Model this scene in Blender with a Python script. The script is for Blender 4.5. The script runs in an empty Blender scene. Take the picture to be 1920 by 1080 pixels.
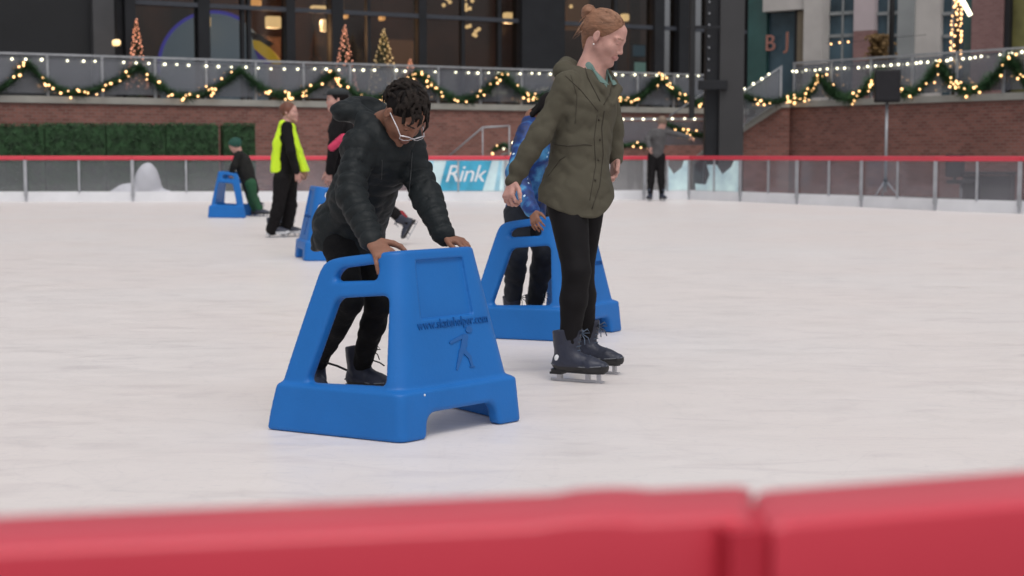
import bpy, math, random
import numpy as np
from mathutils import Vector, Matrix
rnd = random.Random(7)
R_ = math.radians
# ------------------------------------------------------------------ camera
scene = bpy.context.scene
F_PX, EYE, HOR = 2900.0, 1.0, 290.0
PITCH = math.atan((540 - HOR) / F_PX)
cd = bpy.data.cameras.new('camera'); cam = bpy.data.objects.new('camera', cd)
scene.collection.objects.link(cam); scene.camera = cam
cam.location = (0, 0, EYE); cam.rotation_euler = (math.pi / 2 - PITCH, 0, 0)
cd.sensor_width = 36; cd.lens = F_PX / 1920 * 36; cd.clip_end = 2000; cd.clip_start = 0.02
cd.dof.use_dof = True; cd.dof.focus_distance = 6.4; cd.dof.aperture_fstop = 4.0
# ------------------------------------------------------------------ world, sun, exposure
SUN_EL, SUN_AZ = R_(64), R_(166)          # azimuth clockwise from +Y
w = bpy.data.worlds.new('World'); scene.world = w; w.use_nodes = True
nt = w.node_tree; nt.nodes.clear()
sky = nt.nodes.new('ShaderNodeTexSky'); sky.sky_type = 'NISHITA'; sky.sun_disc = False
sky.sun_elevation = SUN_EL; sky.sun_rotation = SUN_AZ; sky.air_density = 1.0; sky.dust_density = 4.0
hs = nt.nodes.new('ShaderNodeHueSaturation'); hs.inputs['Saturation'].default_value = 0.16
bg = nt.nodes.new('ShaderNodeBackground'); bg.inputs['Strength'].default_value = 0.13
wo = nt.nodes.new('ShaderNodeOutputWorld')
nt.links.new(sky.outputs[0], hs.inputs['Color']); nt.links.new(hs.outputs[0], bg.inputs[0]); nt.links.new(bg.outputs[0], wo.inputs[0])
sl = bpy.data.lights.new('sun', 'SUN'); sl.energy = 0.68; sl.angle = R_(22); sl.color = (1, .95, .9)
so = bpy.data.objects.new('sun', sl); scene.collection.objects.link(so)
sd = Vector((math.sin(SUN_AZ) * math.cos(SUN_EL), math.cos(SUN_AZ) * math.cos(SUN_EL), math.sin(SUN_EL)))
so.rotation_euler = sd.to_track_quat('Z', 'Y').to_euler(); so.location = (0, 0, 30)
scene.view_settings.view_transform = 'Standard'; scene.view_settings.look = 'None'
scene.view_settings.exposure = 0.0; scene.view_settings.gamma = 1
scene.render.engine = 'CYCLES'

# ------------------------------------------------------------------ placing helpers
cp, sp = math.cos(PITCH), math.sin(PITCH)
def ray(px, py):
    a, b = (px - 960) / F_PX, (540 - py) / F_PX
    return Vector((a, cp + b * sp, -sp + b * cp))
def P(px, py, Y):
    r = ray(px, py); return Vector((0, 0, EYE)) + r * (Y / r.y)
def PZ(px, py, z):
    r = ray(px, py); return Vector((0, 0, EYE)) + r * ((z - EYE) / r.z)
def PL(px, py, A, B, off=0.0):
    """the point seen at px, py on the vertical plane through A and B (moved back by off)"""
    d = Vector((B[0] - A[0], B[1] - A[1], 0)).normalized(); n = Vector((-d.y, d.x, 0))
    r = ray(px, py); o = Vector((0, 0, EYE)); a = Vector((A[0], A[1], 0)) + n * off
    t = (a - o).dot(n) / r.dot(n); return o + r * t

# ------------------------------------------------------------------ object helpers
COL = scene.collection
def tag(o, label=None, cat=None, group=None, kind=None):
    if label: o['label'] = label
    if cat: o['category'] = cat
    if group: o['group'] = group
    if kind: o['kind'] = kind
    return o
def empty(name, loc, rz=0.0, label=None, cat=None, group=None, kind=None):
    o = bpy.data.objects.new(name, None); COL.objects.link(o); o.location = loc; o.rotation_euler = (0, 0, rz)
    o.empty_display_size = .1
    return tag(o, label, cat, group, kind)
def link(name, me, mats=None, parent=None, loc=(0, 0, 0), smooth=False):
    o = bpy.data.objects.new(name, me); COL.objects.link(o); o.location = loc
    if parent: o.parent = parent
    if mats:
        for m in (mats if isinstance(mats, (list, tuple)) else [mats]): me.materials.append(m)
    if smooth: me.shade_smooth()
    return o
def mesh(name, vs, fs):
    me = bpy.data.meshes.new(name); me.from_pydata([tuple(v) for v in vs], [], fs); me.validate(); me.update(); return me
class MB:
    """collects boxes, tubes, balls and sheets of ONE part"""
    def __init__(s): s.v = []; s.f = []; s.sm = []
    def add(s, vs, fs, sm=False):
        n = len(s.v); s.v += [Vector(v) for v in vs]; s.f += [tuple(i + n for i in f) for f in fs]; s.sm += [sm] * len(fs); return s
    def box(s, x0, x1, y0, y1, z0, z1, M=None, b=0.0):
        if b <= 0:
            vs = [Vector(v) for v in ((x0,y0,z0),(x1,y0,z0),(x1,y1,z0),(x0,y1,z0),(x0,y0,z1),(x1,y0,z1),(x1,y1,z1),(x0,y1,z1))]
            fs = [(0,3,2,1),(4,5,6,7),(0,1,5,4),(1,2,6,5),(2,3,7,6),(3,0,4,7)]
        else:
            import bmesh
            bm = bmesh.new(); bmesh.ops.create_cube(bm, size=1)
            for v in bm.verts: v.co = Vector(((x0+x1)/2 + v.co.x*(x1-x0), (y0+y1)/2 + v.co.y*(y1-y0), (z0+z1)/2 + v.co.z*(z1-z0)))
            bmesh.ops.bevel(bm, geom=bm.edges[:], offset=b, segments=2, affect='EDGES', profile=.5)
            bm.verts.index_update(); vs = [v.co.copy() for v in bm.verts]; fs = [tuple(v.index for v in f.verts) for f in bm.faces]; bm.free()
        if M: vs = [M @ v for v in vs]
        return s.add(vs, fs)
    def tube(s, pts, r, n=8, r2=None, cap=True):
        pts = [Vector(p) for p in pts]; rings = []; m = len(pts)
        t0 = (pts[1] - pts[0]).normalized(); u = t0.orthogonal().normalized()
        base = len(s.v); vs = []; fs = []
        for i, p in enumerate(pts):
            t = (pts[min(i+1, m-1)] - pts[max(i-1, 0)]).normalized()
            u = (u - t * u.dot(t)).normalized(); q = t.cross(u)
            rr = r + ((r2 if r2 is not None else r) - r) * i / max(1, m-1)
            for k in range(n):
                a = 2*math.pi*k/n; vs.append(p + (u*math.cos(a) + q*math.sin(a)) * rr)
        for i in range(m-1):
            for k in range(n): fs.append((i*n+k, i*n+(k+1) % n, (i+1)*n+(k+1) % n, (i+1)*n+k))
        if cap: fs.append(tuple(range(n-1, -1, -1))); fs.append(tuple((m-1)*n+k for k in range(n)))
        return s.add(vs, fs, True)
    def ball(s, c, r, n=8, sc=(1, 1, 1)):
        c = Vector(c); vs = [c + Vector((0, 0, r*sc[2]))]; fs = []; h = n//2 + 1
        for i in range(1, h):
            a = math.pi*i/h
            for k in range(n):
                b = 2*math.pi*k/n; vs.append(c + Vector((math.sin(a)*math.cos(b)*r*sc[0], math.sin(a)*math.sin(b)*r*sc[1], math.cos(a)*r*sc[2])))
        vs.append(c - Vector((0, 0, r*sc[2]))); L = len(vs) - 1
        for k in range(n):
            fs.append((0, 1+k, 1+(k+1) % n)); fs.append((L, 1+(h-2)*n+(k+1) % n, 1+(h-2)*n+k))
            for i in range(h-2): fs.append((1+i*n+k, 1+(i+1)*n+k, 1+(i+1)*n+(k+1) % n, 1+i*n+(k+1) % n))
        return s.add(vs, fs, True)
    def slab(s, poly, y0, y1, M=None):
        """polygon in x, z extruded from y0 to y1"""
        n = len(poly); vs = [Vector((a, y0, b)) for a, b in poly] + [Vector((a, y1, b)) for a, b in poly]
        fs = [tuple(range(n)), tuple(range(2*n-1, n-1, -1))] + [(i, i+n, (i+1) % n + n, (i+1) % n) for i in range(n)]
        if M: vs = [M @ v for v in vs]
        return s.add(vs, fs)
    def mesh(s, name, origin=None):
        o = Vector(origin) if origin is not None else Vector((0, 0, 0))
        me = mesh(name, [v - o for v in s.v], s.f)
        if len(me.polygons) == len(s.sm): me.polygons.foreach_set('use_smooth', s.sm)
        return me
    def build(s, name, mat, parent=None, loc=None, origin=None):
        return link(name, s.mesh(name, origin), mat, parent, loc if loc is not None else (0, 0, 0))
def frame(A, B):
    """object frame at A with x towards B, as (location, rotation about z, length)"""
    d = Vector((B[0]-A[0], B[1]-A[1], 0)); return Vector((A[0], A[1], 0)), math.atan2(d.y, d.x), d.length

# ------------------------------------------------------------------ materials
def mat(name, col, rough=.6, var=.12, vs=6.0, bump=0.0, bs=60.0, metal=0.0, spec=.5, stretch=(1, 1, 1), sheen=0.0, coat=0.0, sss=0.0, detail=4.0):
    m = bpy.data.materials.new(name); m.use_nodes = True; t = m.node_tree; b = t.nodes['Principled BSDF']
    tc = t.nodes.new('ShaderNodeTexCoord'); mp = t.nodes.new('ShaderNodeMapping'); mp.inputs['Scale'].default_value = stretch
    t.links.new(tc.outputs['Object'], mp.inputs[0])
    n = t.nodes.new('ShaderNodeTexNoise'); n.inputs['Scale'].default_value = vs; n.inputs['Detail'].default_value = detail
    t.links.new(mp.outputs[0], n.inputs['Vector'])
    r = t.nodes.new('ShaderNodeValToRGB'); r.color_ramp.elements[0].position = .3; r.color_ramp.elements[1].position = .7
    r.color_ramp.elements[0].color = tuple(c*(1-var) for c in col) + (1,); r.color_ramp.elements[1].color = tuple(min(1, c*(1+var)) for c in col) + (1,)
    t.links.new(n.outputs[0], r.inputs[0]); t.links.new(r.outputs[0], b.inputs['Base Color'])
    b.inputs['Roughness'].default_value = rough; b.inputs['Metallic'].default_value = metal; b.inputs['Specular IOR Level'].default_value = spec
    if sheen: b.inputs['Sheen Weight'].default_value = sheen
    if coat: b.inputs['Coat Weight'].default_value = coat
    if sss: b.inputs['Subsurface Weight'].default_value = sss; b.inputs['Subsurface Scale'].default_value = .01
    if bump:
        n2 = t.nodes.new('ShaderNodeTexNoise'); n2.inputs['Scale'].default_value = bs; n2.inputs['Detail'].default_value = 3
        t.links.new(mp.outputs[0], n2.inputs['Vector'])
        bp = t.nodes.new('ShaderNodeBump'); bp.inputs['Strength'].default_value = bump; bp.inputs['Distance'].default_value = .01
        t.links.new(n2.outputs[0], bp.inputs['Height']); t.links.new(bp.outputs[0], b.inputs['Normal'])
    return m
def emit(name, col, s, base=(.5, .5, .5)):
    m = bpy.data.materials.new(name); m.use_nodes = True; b = m.node_tree.nodes['Principled BSDF']
    b.inputs['Base Color'].default_value = base + (1,); b.inputs['Emission Color'].default_value = col + (1,); b.inputs['Emission Strength'].default_value = s
    return m
def glassy(name, tint, dif, gls, difcol=(.6, .62, .66), rough=.06):
    """clear sheet: part see-through, part milky, part mirror"""
    m = bpy.data.materials.new(name); m.use_nodes = True; t = m.node_tree; t.nodes.clear()
    tr = t.nodes.new('ShaderNodeBsdfTransparent'); tr.inputs[0].default_value = tint + (1,)
    df = t.nodes.new('ShaderNodeBsdfDiffuse'); df.inputs[0].default_value = difcol + (1,)
    gl = t.nodes.new('ShaderNodeBsdfGlossy'); gl.inputs[0].default_value = (1, 1, 1, 1); gl.inputs['Roughness'].default_value = rough
    a = t.nodes.new('ShaderNodeMixShader'); c = t.nodes.new('ShaderNodeMixShader'); o = t.nodes.new('ShaderNodeOutputMaterial')
    tc = t.nodes.new('ShaderNodeTexCoord'); n = t.nodes.new('ShaderNodeTexNoise'); n.inputs['Scale'].default_value = 1.3; n.inputs['Detail'].default_value = 5
    mr = t.nodes.new('ShaderNodeMapRange'); mr.inputs['To Min'].default_value = dif*.55; mr.inputs['To Max'].default_value = min(1, dif*1.5)
    t.links.new(tc.outputs['Object'], n.inputs['Vector']); t.links.new(n.outputs[0], mr.inputs['Value']); t.links.new(mr.outputs[0], a.inputs[0])
    t.links.new(tr.outputs[0], a.inputs[1]); t.links.new(df.outputs[0], a.inputs[2]); c.inputs[0].default_value = gls
    t.links.new(a.outputs[0], c.inputs[1]); t.links.new(gl.outputs[0], c.inputs[2]); t.links.new(c.outputs[0], o.inputs[0])
    return m
def brickmat(name, c1, c2, mortar, sx=.2, sy=.075):
    m = mat(name, c1, .85, .1); t = m.node_tree; b = t.nodes['Principled BSDF']
    tc = t.nodes.new('ShaderNodeTexCoord'); s = t.nodes.new('ShaderNodeSeparateXYZ'); c = t.nodes.new('ShaderNodeCombineXYZ')
    t.links.new(tc.outputs['Object'], s.inputs[0]); t.links.new(s.outputs['X'], c.inputs['X']); t.links.new(s.outputs['Z'], c.inputs['Y'])
    k = t.nodes.new('ShaderNodeTexBrick'); k.inputs['Scale'].default_value = 1; k.inputs['Brick Width'].default_value = sx; k.inputs['Row Height'].default_value = sy
    k.inputs['Mortar Size'].default_value = .008; k.inputs['Color1'].default_value = c1 + (1,); k.inputs['Color2'].default_value = c2 + (1,); k.inputs['Mortar'].default_value = mortar + (1,)
    n = t.nodes.new('ShaderNodeTexNoise'); n.inputs['Scale'].default_value = .9; n.inputs['Detail'].default_value = 6
    mx = t.nodes.new('ShaderNodeMix'); mx.data_type = 'RGBA'; mx.blend_type = 'MULTIPLY'; mx.inputs[0].default_value = .5
    rp = t.nodes.new('ShaderNodeValToRGB'); rp.color_ramp.elements[0].position = .3; rp.color_ramp.elements[0].color = (.55, .55, .55, 1); rp.color_ramp.elements[1].position = .7
    t.links.new(c.outputs[0], k.inputs['Vector']); t.links.new(tc.outputs['Object'], n.inputs['Vector']); t.links.new(n.outputs[0], rp.inputs[0])
    t.links.new(k.outputs['Color'], mx.inputs[6]); t.links.new(rp.outputs[0], mx.inputs[7]); t.links.new(mx.outputs[2], b.inputs['Base Color'])
    bp = t.nodes.new('ShaderNodeBump'); bp.inputs['Strength'].default_value = .5; bp.inputs['Distance'].default_value = .01; bp.invert = True
    t.links.new(k.outputs['Fac'], bp.inputs['Height']); t.links.new(bp.outputs[0], b.inputs['Normal'])
    return m

M_brick = brickmat('brick', (.35, .145, .118), (.22, .085, .068), (.27, .20, .175))
M_brick2 = brickmat('facade_brick', (.32, .17, .165), (.26, .13, .125), (.3, .22, .21))
M_stone = mat('coping_stone', (.36, .35, .32), .8, .12, 2, .2, 40)
M_ground = mat('paving', (.20, .19, .18), .85, .2, .8, .2, 20)
M_red = mat('red_rail_plastic', (.66, .028, .060), .52, .05, 3, .04, 30, coat=.7, spec=.6)
M_red.node_tree.nodes['Principled BSDF'].inputs['Coat Roughness'].default_value = .38
M_white = mat('white_board', (.72, .73, .76), .5, .06, 2)
M_steel = mat('galvanised_steel', (.40, .41, .44), .45, .15, 5, metal=.35)
M_dark = mat('dark_steel', (.020, .021, .025), .6, .15, 2, spec=.3)
M_dark2 = mat('charcoal_panel', (.010, .0105, .013), .6, .2, 1)
M_grey = mat('grey_column', (.06, .06, .065), .6, .15, 1)
M_black = mat('black_plastic', (.012, .012, .014), .5, .2, 5)
M_blue = mat('blue_plastic', (.010, .140, .46), .46, .07, 3.5, .10, 90, spec=.33)
M_blue_d = mat('shade_blue_lettering', (.009, .082, .29), .5, .05, spec=.2)  # darker than the shell: shade of the embossed letters put into the colour
M_acry = glassy('scuffed_clear_sheet', (.88, .88, .90), .12, .035, (.45, .45, .50))
M_rail_glass = glassy('railing_glass', (.8, .82, .85), .42, .07, (.25, .26, .30))  # matt grey mixed in to stand for the sky's reflection
M_pane = glassy('window_pane', (.62, .62, .64), .02, .035, (.1, .1, .1))
M_green = mat('garland_needles', (.030, .085, .030), .7, .5, 9)
M_hedge = mat('hedge_leaf', (.020, .060, .020), .75, .55, 7)
M_warm = emit('warm_bulb', (1, .54, .20), 3.4)
M_cool = emit('string_bulb', (1, .95, .68), 3.6)
M_lampw = emit('warm_lamp', (1, .66, .26), 1.7)
M_amber = emit('amber_lamp', (1, .45, .10), 1.4)

# ================================================================== ground, ice
def sheet(name, poly, z, m, label=None, cat=None):
    me = mesh(name, [(x, y, z) for x, y in poly], [tuple(range(len(poly)))]); o = link(name, me, m)
    return tag(o, label, cat, kind='structure')
sheet('ground', [(-400, -100), (400, -100), (400, 600), (-400, 600)], -.008, M_ground, 'grey paving around the ice rink', 'ground')

def ice_material():
    m = bpy.data.materials.new('ice'); m.use_nodes = True; t = m.node_tree; b = t.nodes['Principled BSDF']
    tc = t.nodes.new('ShaderNodeTexCoord')
    def noise(scale, stretch, det=5, rot=0.0, dist=0.0):
        mp = t.nodes.new('ShaderNodeMapping'); mp.inputs['Scale'].default_value = stretch; mp.inputs['Rotation'].default_value = (0, 0, rot)
        n = t.nodes.new('ShaderNodeTexNoise'); n.inputs['Scale'].default_value = scale; n.inputs['Detail'].default_value = det; n.inputs['Distortion'].default_value = dist
        t.links.new(tc.outputs['Object'], mp.inputs[0]); t.links.new(mp.outputs[0], n.inputs['Vector']); return n
    def ramp(n, p0, c0, p1, c1):
        r = t.nodes.new('ShaderNodeValToRGB'); r.color_ramp.elements[0].position = p0; r.color_ramp.elements[0].color = c0 + (1,)
        r.color_ramp.elements[1].position = p1; r.color_ramp.elements[1].color = c1 + (1,); t.links.new(n.outputs[0], r.inputs[0]); return r
    def mul(a, bb, f=1.0):
        x = t.nodes.new('ShaderNodeMix'); x.data_type = 'RGBA'; x.blend_type = 'MULTIPLY'; x.inputs[0].default_value = f
        t.links.new(a, x.inputs[6]); t.links.new(bb, x.inputs[7]); return x.outputs[2]
    big = ramp(noise(.35, (1, 1, 1), 4), .35, (.80, .73, .708), .65, (.805, .757, .745))
    sc1 = ramp(noise(2.0, (1, 2.6, 1), 8, .35, 1.2),   .28, (.90, .89, .90), .46, (1, 1, 1))
    sc2 = ramp(noise(3.5, (7, 1, 1), 9, .5, 1.2), .25, (.88, .87, .88), .40, (1, 1, 1))
    sc3 = ramp(noise(14, (1, 3, 1), 9, -.3, 2.0), .30, (.88, .89, .91), .44, (1, 1, 1))
    c = mul(mul(mul(big.outputs[0], sc1.outputs[0], 1.0), sc2.outputs[0], .35), sc3.outputs[0], .75)
    for sc_, st_, rt_ in ((.55, (1, 1.4, 1), .4), (.9, (1.3, 1, 1), 1.3), (1.7, (1, 1.8, 1), 2.2), (.4, (1, 2.2, 1), 2.9)):      # curved blade cuts
        n_ = noise(sc_, st_, 1.5, rt_); a_ = t.nodes.new('ShaderNodeMath'); a_.operation = 'SUBTRACT'; a_.inputs[1].default_value = .5
        b_ = t.nodes.new('ShaderNodeMath'); b_.operation = 'ABSOLUTE'; t.links.new(n_.outputs[0], a_.inputs[0]); t.links.new(a_.outputs[0], b_.inputs[0])
        c = mul(c, ramp(b_, 0.0, (.86, .865, .88), .0035, (1, 1, 1)).outputs[0], .25)
    t.links.new(c, b.inputs['Base Color'])
    rr = t.nodes.new('ShaderNodeMapRange'); rr.inputs['To Min'].default_value = .22; rr.inputs['To Max'].default_value = .6
    t.links.new(noise(2.5, (1, 2.5, 1), 7, .3, 1.0).outputs[0], rr.inputs['Value']); t.links.new(rr.outputs[0], b.inputs['Roughness'])
    b.inputs['Specular IOR Level'].default_value = .35
    bp = t.nodes.new('ShaderNodeBump'); bp.inputs['Strength'].default_value = .14; bp.inputs['Distance'].default_value = .006
    t.links.new(noise(14, (1, 2.2, 1), 8, .4, 1.5).outputs[0], bp.inputs['Height']); t.links.new(bp.outputs[0], b.inputs['Normal'])
    return m
M_ice = ice_material()

# ================================================================== far boards round the rink
def G(px, py): return PZ(px, py, 0)
bp_px = [(-150, 378), (50, 378), (250, 378), (450, 377.6), (650, 377), (770, 376.5), (948, 376), (1078, 375.3), (1207, 374.6), (1293, 374),
         (1390, 378), (1496, 383), (1617, 388), (1755, 395), (1913, 400.5), (2090, 407)]
BP = [G(*q) for q in bp_px]
nearL0, nearL1 = PZ(-160, 971.5, .78), PZ(1411, 907, .78)
nearR0, nearR1 = PZ(1413.5, 918.5, .78), PZ(2080, 868, .78)
ice = [(p.x, p.y + .03) for p in BP] + [(17, 14), (9, 4), (nearR1.x + .6, nearR1.y + .1), (nearR1.x, nearR1.y), (nearL1.x, nearL1.y), (nearL0.x, nearL0.y), (-6, .3), (-14, 6), (-17, 20)]
sheet('ice', ice[::-1], 0.0, M_ice, 'pale scuffed ice of the skating rink', 'ice')

M_banner = mat('pale_ice_banner', (.60, .78, .86), .5, .25, 1.6, detail=6)
M_badge = mat('blue_badge', (.05, .36, .55), .5, .25, 3)
M_badge2 = mat('shard_blue', (.34, .62, .76), .5, .2, 3)
M_print = mat('white_print', (.8, .82, .85), .5, .03)
M_shard = mat('pale_shard_print', (.62, .86, .96), .5, .25, 2.2)
def text_mesh(body, size, ext, shear=0.0, sp=1.0):
    c = bpy.data.curves.new('txt', 'FONT'); c.body = body; c.size = size; c.extrude = ext; c.shear = shear; c.space_character = sp
    c.align_x = 'CENTER'; c.align_y = 'CENTER'; c.resolution_u = 3; c.offset = .0003 if size < .1 else 0
    o = bpy.data.objects.new('txt', c); COL.objects.link(o); dg = bpy.context.evaluated_depsgraph_get()
    me = bpy.data.meshes.new_from_object(o.evaluated_get(dg)); bpy.data.objects.remove(o); me.name = 'lettering'; return me
desc = ['cut by the left edge of the photo', 'between the first two grey posts from the left', 'just right of the white mound, before the hedge end',
        'behind the distant child and small blue aid', 'right of the woman in the yellow vest', 'carrying the blue Rink sign, right of the boy', 'just right of the blue Rink sign',
        'hidden mostly behind the woman in olive', 'behind the legs of the far grey skater', 'at the big dark pillar, with the larger ice print',
        'just right of the ice prints', 'left of the loudspeaker stand', 'at the loudspeaker stand', 'before the dark equipment table at right', 'cut by the right edge of the photo']
H_B = .975
for i in range(len(BP) - 1):
    A, B = BP[i], BP[i+1]; loc, rz, L = frame(A, B)
    t = empty('rink_board', loc, rz, 'clear red railed rink board ' + desc[i], 'rink board', 'boards round the far side of the ice')
    MB().box(0, L, -.015, .015, 0, .19, b=.004).build('kick_plate', M_white, t)
    MB().box(.03, L-.03, -.004, .004, .193, H_B-.09).build('clear_panel', M_acry, t)
    MB().box(0, L, -.035, .035, H_B-.09, H_B, b=.015).build('top_rail', M_red, t)
    m = MB().box(-.035, .035, -.06, -.018, .12, H_B-.092, b=.006); m.box(-.02, .02, -.05, -.018, 0.0, .12)
    m.build('post', M_steel, t)
    MB().box(L/2-.018, L/2+.018, -.04, -.006, .193, H_B-.092).build('post', M_steel, t)
    MB().box(.03, L-.03, -.012, .012, .19, .215).build('lower_rail', M_white, t)
    def on(px, py): p = PL(px, py, A, B); q = (p - loc); return (q.x*math.cos(rz) + q.y*math.sin(rz), p.z)
    if i in (5, 6):
        MB().box(.03, L-.03, -.012, -.0065, .2, H_B-.095).build('banner', M_banner, t)
    z0, z1 = .215, H_B-.105
    def lean(a0, a1, b0, b1, d, m_, nm='badge'): MB().slab([(on(a0, 0)[0], z0), (on(a1, 0)[0], z0), (on(b1, 0)[0], z1), (on(b0, 0)[0], z1)], -d, -.013).build(nm, m_, t)
    if i == 5:      # the sign
        lean(821, 904, 836, 922, .020, M_badge); lean(778, 800, 800, 812, .016, M_badge2, 'ice_stripe'); lean(926, 936, 936, 941, .016, M_badge2, 'ice_stripe')
        me = text_mesh('Rink', .52, .003, .30, .92); o = link('lettering', me, M_print, t); o.rotation_euler = (math.pi/2, 0, 0)
        c = on(870, 326); o.location = (c[0], -.0235, c[1]-.01)
    if i == 6: lean(955, 962, 975, 985, .016, M_badge2, 'ice_stripe'); lean(990, 1003, 1000, 1006, .016, M_badge2, 'ice_stripe')
    def shard(q, nm='shard_print'):
        poly = [on(x, y) for x, y in q]; poly = [(min(max(a, .036), L-.036), min(max(b, .2), H_B-.1)) for a, b in poly][::-1]
        MB().slab(poly, -.012, -.006).build(nm, M_shard, t)
    if i == 8: shard([(1247, 361), (1250, 341), (1254, 349), (1250, 330), (1250, 306), (1263, 326), (1278, 314), (1282, 297), (1292, 297), (1292, 361)])
    if i == 9: shard([(1305, 360), (1304, 344), (1324, 346), (1331, 327), (1326, 309), (1344, 309), (1355, 327), (1372, 313), (1377, 297), (1391, 296), (1391, 360)])

# ================================================================== near boards: thick red cap right before the lens
def near_board(A, B, label, bumpx=None):
    d = (B - A); L = Vector((d.x, d.y)).length; rz = math.atan2(d.y, d.x)
    t = empty('rink_board', (A.x, A.y, 0), rz, label, 'rink board', 'boards right before the camera')
    W = .088; m = MB(); n = 60; prof = []; r = .005; skew = -.033
    for cx, cz, a0 in ((-r, .78-r, 0), (-W+r, .78-r, 90), (-W+r, .70+r, 180), (-r, .70+r, 270)):
        for k in range(5): a = R_(a0 + k*22.5); prof.append((cx + math.cos(a)*r, cz + math.sin(a)*r))
    vs = []; fs = []; q = len(prof)
    for i in range(n+1):
        x = L*i/n; e = min(x, L-x); s = .0
        if e < .006: s = -.004*(1 - e/.006)
        bump = .0
        if bumpx and bumpx[0] < x < bumpx[1]: bump = .0025*math.sin(math.pi*(x-bumpx[0])/(bumpx[1]-bumpx[0]))**.5
        for (y, z) in prof: vs.append((x + skew*(-y/W), y, z + s*(1 if z > .75 else 0) + (bump if z > .75 else 0)))
    for i in range(n):
        for k in range(q): fs.append((i*q+k, (i+1)*q+k, (i+1)*q+(k+1) % q, i*q+(k+1) % q))
    fs.append(tuple(range(q))[::-1]); fs.append(tuple(n*q+k for k in range(q)))
    fs = [f[::-1] for f in fs]
    m.add(vs, fs, True); m.build('top_cap', M_red, t)
    MB().box(.01, L-.03, -W+.02, -.02, 0, .698).build('board_panel', M_red, t)
    return t
near_board(nearL0, nearL1, 'long thick red capped rink board filling the lower left foreground', (.40, .46))
jt = near_board(nearR0, nearR1, 'short red capped rink board right of the joint in the foreground')
MB().box(-.058, .012, -.083, -.020, .60, .7755).build('joint_strip', mat('dark_red_joint', (.52, .022, .045), .6), jt)

# ================================================================== terrace, brick walls, hedges
WA, WB = P(-120, 290, 35.9), P(1400, 290, 47.6)           # long wall line (left to right, receding)
WA = Vector((WA.x, WA.y, 0)); WB = Vector((WB.x, WB.y, 0))
ZT = 2.22                                               # top of brick
def wall(name, A, B, z0, z1, th, m, label, cat='wall', parent=None):
    loc, rz, L = frame(A, B); o = MB().box(0, L, 0, th, z0, z1).build(name, m)
    o.location = loc; o.rotation_euler = (0, 0, rz); tag(o, label, cat); return o, loc, rz, L
o, loc, rz, L = wall('brick_wall', WA, WB, -.005, ZT, .35, M_brick, 'long red brick retaining wall behind the left half of the rink')
cpg = MB().box(-.05, L+.05, -.06, .41, ZT+.003, ZT+.17, b=.01).build('coping', M_stone, o)
RA, RB = P(1478, 290, 40.8), P(2060, 290, 33.2); RA.z = RB.z = 0
o2, loc2, rz2, L2 = wall('brick_wall', RA, RB, -.005, ZT, .35, M_brick, 'red brick retaining wall behind the right side of the rink')
MB().box(-.05, L2+.05, -.06, .41, ZT+.003, ZT+.17, b=.01).build('coping', M_stone, o2)
back = [(WA.x, WA.y+.3), (WB.x, WB.y+.3), (RA.x+1.5, WB.y), (RA.x+.4, RA.y+.3), (RB.x+.3, RB.y+.3), (60, 60), (30, 120), (-60, 120), (-60, 40)]
sheet('terrace', back, ZT+.165, M_ground, 'raised paved terrace behind the brick walls', 'terrace')

# hedge panels
def hedge(px0, px1, label):
    A, B = PL(px0, 290, WA, WB, -1.1), PL(px1, 290, WA, WB, -1.1); A.z = B.z = 0
    loc, rz, L = frame(A, B); z1 = 1 + 57*loc.y/F_PX
    t = empty('hedge_panel', loc, rz, label, 'hedge', 'hedge panels along the brick wall')
    m = MB().box(.0, L-.0, .03, .3, 0, z1-.03); m.build('hedge_core', M_hedge, t)
    m = MB(); r = random.Random(int(px0)+500)
    for _ in range(int(L*900)):
        face = r.random()
        if face < .8: c = Vector((r.uniform(0, L), r.uniform(-.02, .05), r.uniform(0, z1)))
        else: c = Vector((r.uniform(0, L), r.uniform(0, .3), z1 + r.uniform(-.03, .03)))
        a = Vector((r.gauss(0, 1), r.gauss(0, 1), r.gauss(0, 1))).normalized()*r.uniform(.02, .05); b = a.orthogonal().normalized()*r.uniform(.012, .025)
        m.add([c-a, c+b, c+a, c-b], [(0, 1, 2, 3)])
    m.build('leaves', M_hedge, t)
hedge(-120, 84, 'clipped dark green hedge panel at the left edge of the photo')
hedge(86, 199, 'clipped dark green hedge panel, second from left')
hedge(201, 311, 'clipped dark green hedge panel behind the white mound')
hedge(313, 411, 'clipped dark green hedge panel left of the narrow gap')
hedge(421, 480, 'short dark green hedge panel at the right end of the hedge')

# railings
def railing(A, B, h, sp, label, z0=ZT+.175, z0b=None, glass=True):
    z0b = z0 if z0b is None else z0b
    loc, rz, L = frame(A, B); t = empty('terrace_railing', loc + Vector((0, 0, z0)), rz, label, 'railing')
    sl = (z0b - z0) / L
    n = max(1, round(L/sp)); s = L/n
    for k in range(n+1):
        x = k*s; MB().box(x-.028, x+.028, -.028, .028, sl*x, h+sl*x-.03).build('post', M_steel, t)
    for k in range(n):
        x0, x1 = k*s+.04, (k+1)*s-.04
        if glass: MB().slab([(x0, .07+sl*x0), (x1, .07+sl*x1), (x1, h-.06+sl*x1), (x0, h-.06+sl*x0)], -.006, .006).build('glass_panel', M_rail_glass, t)
    m = MB(); m.slab([(-.03, h-.03), (L+.03, h-.03+sl*L), (L+.03, h+.02+sl*L), (-.03, h+.02)], -.035, .035); m.build('top_rail', M_steel, t)
    return loc, rz, L
H_R = 1.0
def onw(A, B, f): return A.lerp(B, f)
WAr, WBr = Vector(WA), PL(1335, 290, WA, WB); WBr.z = 0
dW = (WB-WA).normalized(); nW = Vector((-dW.y, dW.x, 0))
dR = (RB-RA).normalized(); nR = Vector((-dR.y, dR.x, 0))
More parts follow.
